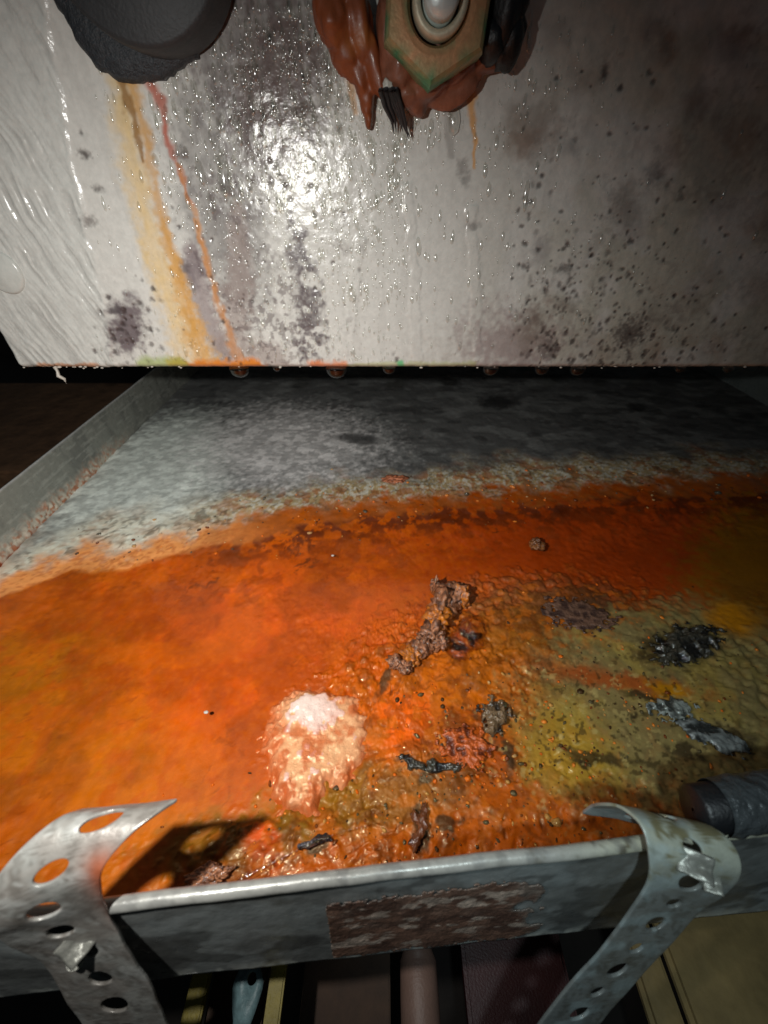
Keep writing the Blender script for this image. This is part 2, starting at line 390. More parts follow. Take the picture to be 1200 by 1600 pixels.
# middle gunk
col = mixc(col, P.blob(690, 1120, 150, 130, 0, .6, .5) * .8, c(205, 108, 12))
col = mixc(col, P.blob(640, 1130, 60, 55, 20, .5, .4) * .8, c(240, 102, 8))
col = mixc(col, P.blob(740, 1160, 70, 60, 0, .5, .6) * .7, c(150, 62, 16))
col = mixc(col, P.blob(560, 1240, 150, 50, -5, .6, .5) * .95, c(140, 102, 24))
col = mixc(col, P.blob(650, 1230, 90, 45, 0, .6, .5) * .7, c(156, 96, 52))
col = mixc(col, P.blob(370, 1310, 140, 45, -10, .5, .5) * .9, c(124, 92, 18))
col = mixc(col, P.blob(410, 1325, 26, 40, 0, .5, .5), c(226, 84, 10))
col = mixc(col, P.blob(330, 1375, 50, 25, -20, .5, .5) * .9, c(150, 92, 60))
col = mixc(col, P.blob(780, 1330, 260, 60, -5, .5, .4) * .8, c(204, 100, 8))
col = mixc(col, P.blob(880, 1250, 120, 34, 0, .6, .5) * .6, c(160, 76, 14))
patch = gunk * ss(.53, .63, f1)
col = mixc(col, patch * .55, c(120, 62, 14))
col = mixc(col, gunk * ss(.50, .40, f2) * .45, c(96, 50, 16))
crack = ss(.86, .94, ridge(GX, GY, 75, 4, 57)) * gunk
col = mixc(col, crack * .65, c(88, 44, 16)); Z -= .0007 * crack
col = mixc(col, gunk * ss(.54, .66, fbm(GX, GY, 200, 4, 58)) * .5, c(206, 112, 20) )
olive = np.maximum(P.blob(1050, 1080, 215, 130, 10, .35, .35), P.blob(900, 1150, 90, 75, 20, .45, .4))
oc = mixc(np.zeros(GX.shape + (3,)) + c(146, 142, 104), ss(.45, .62, big), c(166, 158, 96)); oc = mixc(oc, ss(.5, .66, med) * .5, c(112, 108, 84))
oc = mixc(oc, P.blob(885, 1170, 75, 55, 20, .6, .4) * .7, c(190, 158, 44)); oc = mixc(oc, P.blob(960, 1060, 120, 14, 10, .6, .6) * .8, c(176, 84, 24)); oc = mixc(oc, P.blob(1045, 1076, 30, 10, 15, .5, .5), c(200, 146, 20))
oc = oc * np.array([.92, .84, .95])
col = mixc(col, olive * .85, oc); Z -= olive * .0006
edge = ss(-.075, -.02, sd) * (1 - ss(-.004, .012, sd)) * ss(-.17, -.10, GX)
veins = ss(.80, .90, ridge(SX, SY * 2.2, 70, 5, 62)) * ss(.42, .58, fbm(GX, GY, 34, 3, 63))
col = mixc(col, edge * veins * .8, c(92, 40, 14)); col = mixc(col, edge * ss(.54, .66, med) * .5, c(120, 54, 14))
col = mixc(col, veins * (1 - olive) * (1 - edge) * .4, c(120, 50, 8))
# small dark bits in the gunk
for (a, b, rx, ry, ro) in [(640, 1190, 22, 7, 20), (685, 1196, 24, 6, -5), (495, 1318, 20, 9, -15), (655, 1290, 10, 40, 8), (790, 1180, 8, 30, 0), (1060, 1010, 60, 26, -8),
                           (1080, 1175, 40, 12, 15), (600, 1060, 8, 24, 25), (668, 1215, 12, 8, 0), (700, 1285, 34, 6, -10), (930, 1180, 60, 10, 5),
                           (1140, 1150, 40, 16, 20), (770, 1120, 24, 20, 0), (985, 1120, 10, 5, 0), (910, 1190, 8, 6, 0), (1000, 1085, 26, 7, 10)]:
    col = mixc(col, P.blob(a, b, rx, ry, ro, .4, .6) * .85, c(52, 42, 34))
dots = ss(.70, .76, fbm(GX, GY, 420, 2, 77)) * P.blob(960, 1120, 200, 130, 0, .4)
col = mixc(col, dots * .7, c(60, 52, 34))
dots = ss(.72, .77, fbm(GX, GY, 380, 2, 79)) * P.blob(960, 1120, 220, 140, 0, .4)
col = mixc(col, dots * .4, c(200, 188, 144))
# shore
col = mixc(col, ss(-.028, -.006, sd) * (1 - ss(.0, .02, sd)) * ss(.42, .56, med) * ss(-.15, -.06, GX) * .9, c(104, 44, 18))
left = 1 - ss(-.14, -.06, GX)
dry_or = ss(-.002, .004, sd)
col = mixc(col, dry_or * left, c(232, 152, 84))
col = mixc(col, dry_or * left * ss(.5, .62, fine) * .5, c(168, 82, 34))
col = mixc(col, dry_or * (1 - left) * ss(.35, .6, med + .15 * ss(0, .03, sd)) * .75, c(176, 92, 30))
band = ss(.012, .032, sd + .016 * (big - .5) * 2 + .012 * (med - .5) * 2)
tanc = mixc(np.zeros(GX.shape + (3,)) + c(176, 156, 116), ss(.45, .62, fine), c(196, 192, 176))
tanc = mixc(tanc, (1 - ss(-.17, -.08, GX)) * .75, c(222, 222, 206))
tanc = mixc(tanc, ss(.52, .66, med) * (.35 + .45 * ss(-.16, -.08, GX)), c(158, 96, 44))
tanc = mixc(tanc, ss(.6, .7, f2) * .6, c(86, 74, 56))
lightside = 1 - ss(-.12, .06, GX)
col = mixc(col, band, tanc)
far = ss(.035, .075, sd + .02 * (big - .5) * 2)
zc = np.zeros(GX.shape + (3,)) + c(92, 93, 92)
zc = mixc(zc, ss(.48, .64, fbm(GX * .6, GY, 70, 5, 41)) * .6, c(128, 130, 128))
zc = mixc(zc, ss(.55, .70, fbm(GX * .5, GY, 110, 5, 42)) * .6, c(56, 56, 56))
wl = P.blob(235, 745, 150, 85, -35, .5, .3); w2 = P.blob(450, 695, 130, 60, 0, .6, .5)
cell = ss(.45, .6, fbm(GX * .7, GY, 260, 3, 44))
zc = mixc(zc, np.clip(wl * (.7 + .5 * cell), 0, 1), c(222, 230, 222))
zc = mixc(zc, np.clip(w2 * (.6 + .5 * cell), 0, 1), c(214, 212, 210))
for (a, b, rx, ry) in [(778, 634, 26, 9), (995, 640, 18, 6), (700, 600, 16, 6), (560, 690, 30, 8)]:
    zc = mixc(zc, P.blob(a, b, rx, ry, 5, .4, .4) * .8, c(36, 36, 36))
col = mixc(col, far, zc)
col *= (.94 + .12 * fine)[..., None]
col *= (.80 + .40 * fbm(GX, GY, 75, 5, 55))[..., None]
Z += .0016 * band * (1 - far) * (f2 - .3)
Z += .0004 * far * (f2 - .5)
wallrise = ss(XL + .010, XL, GX); Z += wallrise * .006 * ss(.03, .01, sd) * (.4 + f2)
col = mixc(col, ss(XL + .011, XL + .002, GX + .006 * (fine - .5)) * ss(-.12, -.04, sd) * (1 - ss(.03, .06, sd)) * .9, c(206, 186, 164))
V = np.stack([GX, GY, Z], -1).reshape(-1, 3); Q = quads(ny, nx); sf = sd_s.reshape(-1)[Q].mean(1)
col = col.reshape(-1, 3)
farf = (GY.reshape(-1)[Q].mean(1) - np.interp(GX.reshape(-1)[Q].mean(1), shore[:, 0], shore[:, 1])) > .045
v1, q1, c1 = prune(V, Q, ~farf, col)
tag(mesh_np('rust_sediment', v1, q1, M['bed'], None, c1),
    'orange and olive rust sludge covering the bottom of the galvanised tray', 'sediment', kind='stuff')
pan = empty('drain_pan', (.09, .33, FLOORZ))
tag(pan, 'long galvanised sheet metal drain tray full of rusty orange water', 'drain tray')
v2, q2, c2 = prune(V, Q, farf, col)
mesh_np('floor_sheet', v2, q2, M['zinc_floor'], pan, c2)
bm = bmesh.new(); fy = FOOT
vs = [bm.verts.new(p) for p in [(XL, foot_y(XL), fy), (XR, foot_y(XR), fy), (XR, YB, fy), (XL, YB, fy)]]
bm.faces.new(vs[::-1]); 
e = bmesh.ops.extrude_face_region(bm, geom=bm.faces[:])
for g in e['geom']:
    if isinstance(g, bmesh.types.BMVert): g.co.z += .0012
bmesh.ops.recalc_face_normals(bm, faces=bm.faces[:])
bm_obj('base_plate', bm, M['zinc'], pan, False, lin(90, 92, 92))

# water
bm = bmesh.new(); n = 60; wy = .44
row = []
for i in range(n + 1):
    X = XL + .0005 + (XR - XL - .001) * i / n
    row.append((bm.verts.new((X, rim_y(X) - .001, 0)), bm.verts.new((X, wy, 0))))
for i in range(n): bm.faces.new((row[i][0], row[i + 1][0], row[i + 1][1], row[i][1]))
tag(bm_obj('water', bm, M['water'], None), 'shallow amber water lying over the rust sludge', 'water', kind='structure')

# walls
def wall_grid(name, fn, a0, a1, na, nb, colfn, m=M['zinc'], thick=.0009):
    A, B = np.meshgrid(np.linspace(a0, a1, na), np.linspace(0, 1, nb))
    X, Y, Zz = fn(A, B); cc = colfn(A, B, X, Y, Zz)
    o = mesh_np(name, np.stack([X, Y, Zz], -1).reshape(-1, 3), quads(nb, na), m, pan, cc.reshape(-1, 3))
    md = o.modifiers.new('thickness', 'SOLIDIFY'); md.thickness = thick; md.offset = 0
    return o
# front wall
def front_fn(A, B):
    Zz = FOOT + (RIM - FOOT) * B
    Y = foot_y(A) * (1 - B) + rim_y(A) * B + .0009 * (fbm(A, Zz, 35, 3, 61) - .5) + .0003 * (fbm(A, Zz, 200, 3, 62) - .5)
    return A, Y, Zz
def wconv(px, py):                                   # photo point to (X, Z) on the leaning front wall
    dx, dy, dz = ray(px, py); k = .15
    for _ in range(12):
        X, Y, Zz = dx * k, dy * k, CAM_Z + dz * k
        B = (Zz - FOOT) / (RIM - FOOT); Yw = foot_y(X) * (1 - B) + rim_y(X) * B
        s = (foot_y(X) - rim_y(X)) / (RIM - FOOT)     # slope
        k -= (Y - Yw) / (dy + s * dz * 1.0)
    return dx * k, CAM_Z + dz * k
def front_col(A, B, X, Y, Zz):
    Pw = Plane(X, Zz, wconv, warp=.0008, scale=200, seed=21)
    c0 = np.zeros(A.shape + (3,)) + lin(122, 125, 123)
    c0 = mixc(c0, ss(.48, .64, fbm(X, Zz, 55, 5, 27)) * .55, lin(160, 168, 168))
    c0 = mixc(c0, ss(.5, .62, fbm(X, Zz, 160, 4, 23)) * .4, lin(146, 150, 148))
    c0 = mixc(c0, ss(.6, .66, fbm(X * .5, Zz, 90, 5, 24)) * .6, lin(70, 70, 68))
    c0 = mixc(c0, ss(.12, .0, B) * ss(.45, .6, fbm(X, Zz, 150, 3, 25)) * .8, lin(210, 214, 206))
    return c0
wall_grid('front_wall', front_fn, XL, XR, 900, 60, front_col)
# rolled hem along the front wall
n = 600; xs = np.linspace(XL, XR, n); m_ = 14; A, T = np.meshgrid(xs, np.linspace(0, 2 * math.pi, m_))
rr = .0019 + .00012 * (fbm(A, T * .002, 120, 3, 71) - .5)
HV = np.stack([A, rim_y(A) + rr * np.cos(T) - .0004 + .0009 * (fbm(A, A * 0, 35, 3, 61) - .5), RIM - .0008 + rr * np.sin(T)], -1)
hc = np.zeros(A.shape + (3,)) + lin(172, 172, 166)
hn = fbm(A, T * .002, 260, 4, 72)
spot = ss(.60, .66, fbm(A, T * .0016, 330, 3, 73)) * ss(.02, .07, A)
hc = mixc(hc, ss(.045, .08, A) * .7, lin(205, 205, 178)); hc = mixc(hc, spot * .9, lin(96, 88, 66)); hc = mixc(hc, ss(.55, .7, hn) * .5, lin(120, 120, 118))
mesh_np('rim_hem', HV.reshape(-1, 3), quads(m_, n), M['zinc'], pan, hc.reshape(-1, 3))
# left wall
def left_fn(A, B):
    Zz = -.008 + (RIM + .008) * B
    X = XL - .004 * B + .0012 * (fbm(A, Zz, 14, 3, 81) - .5) + .0002 * (fbm(A, Zz, 200, 3, 82) - .5)
    cr = ss(.56, .24, B + .25 * (fbm(A, Zz, 260, 4, 83) - .5))
    X = X + .0022 * cr * fbm(A, Zz, 420, 4, 84) * ss(.34, .26, A)
    return X, A, Zz
def left_col(A, B, X, Y, Zz):
    c0 = np.zeros(A.shape + (3,)) + lin(140, 142, 134)
    c0 = mixc(c0, ss(.5, .66, fbm(Y, Zz * .5, 90, 5, 85)) * .5, lin(104, 106, 102))
    c0 = mixc(c0, ss(.6, .68, fbm(Y * .4, Zz * 3, 200, 3, 86)) * .5, lin(172, 174, 166))
    cr = ss(.52, .26, B + .22 * (fbm(Y, Zz, 260, 4, 83) - .5)) * ss(.36, .27, Y)
    c0 = mixc(c0, cr, lin(206, 196, 178)); 
    c0 = mixc(c0, cr * ss(.5, .62, fbm(Y, Zz, 500, 3, 87)) * .8, lin(180, 100, 54))
    c0 = mixc(c0, ss(.32, .22, B + .12 * (fbm(Y, Zz, 300, 3, 88) - .5)) * ss(.24, .17, Y), lin(140, 60, 24))
    c0 = mixc(c0, ss(.965, .985, B), lin(176, 178, 176))
    return c0
o = wall_grid('side_wall', left_fn, foot_y(XL), YB, 800, 70, left_col)
bm = bmesh.new(); box(bm, XR, XR + .0012, foot_y(XR), YB, FOOT, RIM); bm_obj('side_wall', bm, M['zinc'], pan, False, lin(130, 140, 138))
bm = bmesh.new(); box(bm, XL - .004, XR + .0012, YB + .0005, YB + .0017, FOOT, RIM); bm_obj('back_wall_sheet', bm, M['zinc'], pan, False, lin(120, 122, 120))
# torn label residue on the front wall
A, B = np.meshgrid(np.linspace(-.022, .058, 260), np.linspace(0.04, .93, 130))
X, Y, Zz = front_fn(A, B); Y = Y - .0007 - .0005 * fbm(A, Zz, 300, 4, 91)
Pw = Plane(X, Zz, wconv, warp=.0008, scale=260, seed=29)
x0, z0 = wconv(512, 1440)
m1 = ss(x0, x0 + .0006, X + .0008 * (Pw.n - .5)) * (1 - ss(.040, .055, X + .02 * (fbm(X, Zz, 120, 4, 92) - .5)))
m1 = m1 * ss(.80, .74, B + .12 * (Pw.n - .5) + .0 * X) * ss(.03, .09, B + .1 * (Pw.n - .5))
keep = (m1.reshape(-1)[quads(130, 260)].min(1) > .45)
cc = np.zeros(A.shape + (3,)) + lin(112, 84, 70)
cc = mixc(cc, ss(.5, .64, fbm(X * .6, Zz, 170, 5, 93)) * .7, lin(72, 52, 44))
cc = mixc(cc, ss(.60, .66, fbm(X * .5, Zz, 220, 4, 94)) * .8, lin(176, 160, 146))
cc = mixc(cc, 1 - ss(.45, .95, m1), lin(100, 94, 88))
v_, q_, c_ = prune(np.stack([X, Y, Zz], -1).reshape(-1, 3), quads(130, 260), keep, cc.reshape(-1, 3))
o = mesh_np('label_residue', v_, q_, M['label'], pan, c_); o['label'] = 'peeling brown patch of old label glue on the front wall'
md = o.modifiers.new('thickness', 'SOLIDIFY'); md.thickness = .0003; md.offset = 0

# ------------------------------------------------------------------ perforated straps
def strap(name, ctrl, wid, cells, label, colfn, scale_small=.62, seed=0, ragged_end=0.0, pitch=.0102, r0=.0034):
    """ctrl: list of (centre, width direction). Real punched holes; each cell is one hole pitch long"""
    Pc = catmull([c[0] for c in ctrl], 24); Wd = catmull([c[1] for c in ctrl], 24)
    Wd /= np.linalg.norm(Wd, axis=1)[:, None]
    L = np.concatenate([[0], np.cumsum(np.linalg.norm(np.diff(Pc, axis=0), axis=1))])
    tot = L[-1]; ncell = int(tot / pitch); pit = tot / ncell
    def pos(s, w):
        s = np.clip(s, 0, tot)
        Cc = np.stack([np.interp(s, L, Pc[:, i]) for i in range(3)], -1); Ww = np.stack([np.interp(s, L, Wd[:, i]) for i in range(3)], -1)
        return Cc + Ww * w[..., None]
    K = 10; V, Fs = [], []; hw = wid / 2
    base = np.linspace(-1, 1, K + 1)[:-1]
    sq = np.concatenate([np.stack([base, -np.ones(K)], 1), np.stack([np.ones(K), base], 1), np.stack([-base, np.ones(K)], 1), np.stack([-np.ones(K), -base], 1)])
    ang = np.arctan2(sq[:, 1], sq[:, 0]); n = len(sq)
    rs = random.Random(seed); rings = 8
    for ci in range(ncell):
        sc = (ci + .5) * pit
        r = r0 if (ci % 2 == 0) else r0 * scale_small
        hole = cells is None or ci in cells
        woff = 0
        base_i = sum(len(v) for v in V)
        for k in range(rings + 1):
            f = k / rings
            f2_ = f
            inner = np.stack([np.cos(ang) * r * .92, np.sin(ang) * r * 1.0], 1)
            outer = np.stack([sq[:, 0] * pit / 2, sq[:, 1] * hw], 1)
            pt = inner * (1 - f2_) + outer * f2_
            if not hole and k == 0: pt = pt * .0 + np.array([0, 0])
            s_ = sc + pt[:, 0]; w_ = pt[:, 1] + woff
            p = pos(s_, w_)
            V.append(p)
        for k in range(rings):
            for j in range(n):
                a = base_i + k * n + j; b = base_i + k * n + (j + 1) % n
                Fs.append((a, b, b + n, a + n))
    V = np.concatenate(V)
    bm = bmesh.new(); bv = [bm.verts.new(p) for p in V]
    for f in Fs:
        try: bm.faces.new([bv[i] for i in f])
        except ValueError: pass
    bmesh.ops.remove_doubles(bm, verts=bm.verts[:], dist=2e-5)
    # dents, torn end
    for vv in bm.verts:
        d = mn.fractal(vv.co * 60 + Vector((seed, 0, 0)), 1, 2, 2) * .0006
        vv.co += Vector((d, d, d * .5))
    bmesh.ops.recalc_face_normals(bm, faces=bm.faces[:])
    me = bpy.data.meshes.new(name); bm.to_mesh(me); bm.free()
    me.polygons.foreach_set('use_smooth', np.ones(len(me.polygons), bool))
    co = np.empty(len(me.vertices) * 3); me.vertices.foreach_get('co', co); co = co.reshape(-1, 3)
    setcol(me, colfn(co))
    root = empty(name, tuple(Pc[len(Pc) // 2])); tag(root, label, 'metal strap', 'perforated hanger straps')
    o = link('band', me, M['zinc_strap'], root)
    md = o.modifiers.new('thickness', 'SOLIDIFY'); md.thickness = .0009; md.offset = 0
    bv_ = o.modifiers.new('edge', 'BEVEL'); bv_.width = .00022; bv_.segments = 2; bv_.limit_method = 'ANGLE'; bv_.angle_limit = R(50)
    return root
def lcol(co):
    x, y, z = co.T
    c0 = np.zeros((len(x), 3)) + lin(142, 138, 132)
    c0 = mixc(c0, ss(.45, .62, fbm(x, z + y, 110, 4, 101)) * .5, lin(160, 164, 160))
    c0 = mixc(c0, ss(.60, .66, fbm(x * 2, z - y, 500, 3, 109)) * .5, lin(84, 78, 70)); c0 = mixc(c0, ss(.70, .72, ridge(x + .5 * z, z * .3 + y * .3, 260, 2, 110)) * ss(.5, .6, fbm(x, z + y, 120, 3, 111)) * .5, lin(190, 192, 188))
    c0 = mixc(c0, ss(.55, .7, fbm(x, z + y, 240, 4, 102)) * .5, lin(118, 112, 106))
    c0 = mixc(c0, np.exp(-(((x + .069) / .004) ** 2 + ((y - .0185) / .004) ** 2)) * (z > .03) * .9, lin(214, 100, 40))
    return c0
def rcol(co):
    x, y, z = co.T
    c0 = np.zeros((len(x), 3)) + lin(128, 132, 130)
    c0 = mixc(c0, ss(.58, .66, fbm(x * 2, z - y, 420, 3, 119)) * .5, lin(82, 80, 72))
    c0 = mixc(c0, ss(.034, .05, z) * .8, lin(180, 184, 166))
    c0 = mixc(c0, ss(.58, .66, fbm(x, z + y, 300, 4, 104)) * ss(.03, .05, z) * .9, lin(112, 104, 70))
    c0 = mixc(c0, ss(.5, .64, fbm(x, z + y, 150, 4, 105)) * .5, lin(160, 176, 178))
    return c0
Wl = lambda a, b, c_: np.array((a, b, c_), float)
strapL = strap('perforated_strap', [
    ((-.067, -.045, -.105), Wl(.98, .06, .17)), ((-.0745, -.022, -.055), Wl(.98, .06, .17)), ((-.0800, -.004, -.010), Wl(.98, .08, .17)),
    ((-.0840, .0075, .020), Wl(.97, .10, .18)), ((-.0860, .0118, .036), Wl(.95, .20, .16)), ((-.0850, .0140, .048), Wl(.96, .24, .08)),
    ((-.0820, .0185, .0575), Wl(.975, .17, .02)), ((-.0768, .0245, .0618), Wl(.985, .12, .0)), ((-.0715, .0298, .0620), Wl(.99, .08, .0)),
    ((-.0690, .0330, .0585), Wl(.98, .08, .06))], .0260, None,
    'wide punched metal strap hooked over the front rim at the left, a screw in it', lcol, scale_small=.85, seed=3, pitch=.0128, r0=.0040)
strapR = strap('perforated_strap', [
    ((.018, -.050, -.095), Wl(.90, 0, -.42)), ((.0400, -.025, -.052), Wl(.90, 0, -.42)), ((.0604, -.0030, -.012), Wl(.90, 0, -.42)), ((.0737, .0085, .010), Wl(.90, 0, -.42)),
    ((.0812, .0160, .026), Wl(.90, -.02, -.40)), ((.0845, .0198, .037), Wl(.93, -.08, -.28)), ((.0853, .0240, .0450), Wl(.96, -.16, -.12)),
    ((.0845, .0292, .0480), Wl(.95, -.20, -.05)), ((.0818, .0338, .0455), Wl(.94, -.20, .02)), ((.0785, .0362, .0395), Wl(.93, -.20, .05)), ((.0768, .0360, .0310), Wl(.93, -.20, .05))], .0245, None,
    'perforated metal strap slanting down from its rolled hook over the rim at the right', rcol, scale_small=.72, seed=8, pitch=.0098, r0=.0034)

def screw(parent, loc, nrm, r, name='screw'):
    nrm = Vector(nrm).normalized(); q = nrm.to_track_quat('Z', 'Y').to_matrix()
    bm = bmesh.new()
    bmesh.ops.create_cone(bm, cap_ends=True, segments=6, radius1=r, radius2=r * .92, depth=r * .7)
    r2 = bmesh.ops.create_cone(bm, cap_ends=True, segments=24, radius1=r * 1.35, radius2=r * 1.25, depth=r * .22, matrix=Matrix.Translation((0, 0, -r * .42)))
    bmesh.ops.create_cone(bm, cap_ends=True, segments=12, radius1=r * .38, radius2=r * .45, depth=r * 2.4, matrix=Matrix.Translation((0, 0, -r * 1.1)))
    bmesh.ops.bevel(bm, geom=[e for e in bm.edges if e.calc_face_angle(0) > .6], offset=r * .06, segments=2, affect='EDGES')
    for v_ in bm.verts: v_.co = q @ v_.co + Vector(loc)
    return bm_obj(name, bm, M['clip'], parent, False)
def clipplate(parent, loc, nrm, sx, sy, ang, name='clip'):
    nrm = Vector(nrm).normalized(); q = nrm.to_track_quat('Z', 'Y').to_matrix() @ Matrix.Rotation(R(ang), 3, 'Z')
    V_, n_ = [], 14
    A, B = np.meshgrid(np.linspace(-1, 1, n_), np.linspace(-1, 1, n_))
    H = .25 * sx * (fbm(A, B, 1.3, 3, 7) - .5) * 2 - .25 * sx * (A ** 2) * .6 + .2 * sx * np.abs(B)
    bm = bmesh.new(); g = [[bm.verts.new(q @ Vector((A[i, j] * sx, B[i, j] * sy, H[i, j])) + Vector(loc)) for j in range(n_)] for i in range(n_)]
    for i in range(n_ - 1):
        for j in range(n_ - 1): bm.faces.new((g[i][j], g[i][j + 1], g[i + 1][j + 1], g[i + 1][j]))
    o = bm_obj(name, bm, M['clip'], parent); md = o.modifiers.new('t', 'SOLIDIFY'); md.thickness = .0007
    return o
from mathutils.bvhtree import BVHTree
def on_band(root, px, py):
    ob = [o for o in root.children if o.name.startswith('band')][0]; me = ob.data
    t = BVHTree.FromPolygons([v.co for v in me.vertices], [p.vertices[:] for p in me.polygons])
    d = Vector(ray(px, py)).normalized(); h = t.ray_cast(Vector((0, 0, CAM_Z)), d)
    if h[0] is None: h = t.find_nearest(Vector((0, 0, CAM_Z)) + d * .17)
    return h[0] - d * .0016, -d
p_, n_ = on_band(strapL, 122, 1474)
clipplate(strapL, p_, n_ + Vector((0, -.5, .2)), .0042, .0034, 15)
p_, n_ = on_band(strapL, 118, 1498)
screw(strapL, p_, n_ + Vector((-.3, .2, .2)), .0018)
p_, n_ = on_band(strapR, 1086, 1350)
clipplate(strapR, p_, n_ + Vector((.1, -.2, .3)), .0042, .0030, 25, 'crimped_tab')
p_, n_ = on_band(strapR, 1112, 1378)
clipplate(strapR, p_, n_, .0022, .0024, 60, 'crimped_tab')

# ------------------------------------------------------------------ the white tank
TY = .25; TX0, TZ0 = -.2295, .1005
tank = empty('white_tank', (.1, .40, TZ0))
tag(tank, 'big white painted tank, stained and beaded with water, hanging over the tray', 'tank')
TX1, TZ1 = .46, .42
xs = np.concatenate([np.linspace(TX0, .28, 880), np.linspace(.281, TX1, 60)]); zs = np.concatenate([np.linspace(TZ0, .262, 360), np.linspace(.263, TZ1, 40)])
X, Zt = np.meshgrid(xs, zs)
Pt = Plane(X, Zt, tank_uv, warp=.0012, scale=150, seed=201)
U_, V_ = X, Zt
# vertical lines on the face follow the fall of the drips, straight down
n_str = fbm(X * 1.0, Zt * .12, 260, 4, 205); n_fine = fbm(X, Zt, 700, 3, 206); n_med = fbm(X, Zt, 180, 5, 207); n_big = fbm(X, Zt, 40, 4, 208)
wr = Pt.blob(60, 250, 130, 420, -8, .25, .1)
edge_x = np.interp(Zt, *zip(*sorted([(b, a) for a, b in [tank_uv(60, -60), tank_uv(95, 150), tank_uv(130, 350), tank_uv(165, 480), tank_uv(172, 560)]])))
wr = 1 - ss(-.001, .003, X - edge_x + .004 * (fbm(X, Zt, 60, 3, 209) - .5))
lip = np.exp(-((X - edge_x + .004 * (fbm(X, Zt, 60, 3, 209) - .5)) / .0014) ** 2)
wrinkle = ridge(X * 1.0 + .3 * Zt + .010 * fbm(X, Zt, 40, 3, 211), Zt * .14, 280, 4, 212)
relief = wr * (.0004 + .0014 * (wrinkle - .55) * (.4 + 1.2 * n_big)) + lip * .0003
relief += .0005 * (n_big - .5) + .00035 * (n_med - .5)
rough_r = ss(-.02, .12, X); relief += rough_r * .0007 * (fbm(X, Zt, 120, 5, 213) - .5)
# drip runs with raised edges
for pts in [[(640, 300), (648, 450), (652, 560)], [(735, 330), (742, 450), (745, 560)], [(560, 380), (548, 480), (545, 560)]]:
    m_in = Pt.line(pts, [9] * 3, .3); relief += .0004 * m_in
tc_ = np.zeros(X.shape + (3,)) + lin(203, 202, 196)
tc_ = mixc(tc_, wr * .5, lin(200, 203, 198)); tc_ = mixc(tc_, wr * ss(.55, .4, wrinkle) * .35, lin(150, 150, 146))
tc_ = mixc(tc_, ss(.5, .66, n_str) * .22, lin(178, 176, 170))
tc_ = mixc(tc_, ss(.02, .14, X) * ss(.35, .6, n_big) * .5, lin(168, 164, 142))
# purple-grey mould bloom
bloom = np.maximum(Pt.blob(400, 90, 110, 190, 0, .5, .4), Pt.blob(350, 330, 60, 190, -14, .5, .4) * .8)
tc_ = mixc(tc_, np.clip(bloom * (.6 + .7 * (n_med - .2)), 0, 1), lin(104, 99, 98))
tc_ = mixc(tc_, Pt.line([(300, 400), (330, 520), (350, 560)], [16, 22, 26], .6, .5) * .75, lin(136, 122, 122))
tc_ = mixc(tc_, Pt.blob(440, 150, 70, 120, 0, .6, .5) * .8, lin(90, 72, 68))
tc_ = mixc(tc_, Pt.line([(460, 340), (470, 400), (485, 470), (485, 540)], [12, 22, 20, 26], .5, .7) * ss(.35, .5, n_med) * (.5 + .5 * n_fine), lin(74, 62, 68))
tc_ = mixc(tc_, Pt.line([(370, 330), (375, 440), (360, 540), (430, 560)], [14, 20, 28, 20], .6, .7) * .6, lin(140, 124, 118))
tc_ = mixc(tc_, Pt.blob(196, 512, 30, 42, 0, .45, .6) * .9, lin(98, 86, 90)); tc_ = mixc(tc_, Pt.blob(180, 482, 10, 7, 0, .5, .5) * .8, lin(80, 74, 76))
tc_ = mixc(tc_, Pt.blob(295, 425, 18, 26, 0, .5, .7) * .6, lin(110, 100, 104))
tc_ = mixc(tc_, Pt.blob(830, 200, 40, 40, 0, .6, .5) * .5, lin(120, 100, 84)); tc_ = mixc(tc_, Pt.blob(990, 560, 260, 50, 0, .6, .5) * .3, lin(140, 126, 112))
tc_ = mixc(tc_, Pt.blob(800, 540, 70, 50, 0, .6, .7) * .6, lin(140, 120, 120))
tc_ = mixc(tc_, Pt.blob(1110, 250, 50, 80, 0, .7, .4) * .3, lin(92, 90, 82))
rs = random.Random(77)
for _ in range(46):
    px, py = rs.uniform(800, 1220), rs.uniform(40, 570); q_ = rs.uniform(8, 26)
    tc_ = mixc(tc_, Pt.blob(px, py, q_, q_ * rs.uniform(.8, 1.7), 0, .8, .5) * rs.uniform(.15, .45), rs.choice([lin(112, 98, 84), lin(96, 90, 92), lin(132, 104, 84)]))
mesh_mott = ss(.50, .60, fbm(X, Zt, 420, 4, 230)) * ss(.40, .60, fbm(X, Zt, 60, 4, 231))
tc_ = mixc(tc_, mesh_mott * np.clip(bloom + Pt.blob(450, 450, 90, 150, 0, .6, .5) + .35 * ss(.03, .1, X), 0, 1) * .55, lin(92, 80, 80))
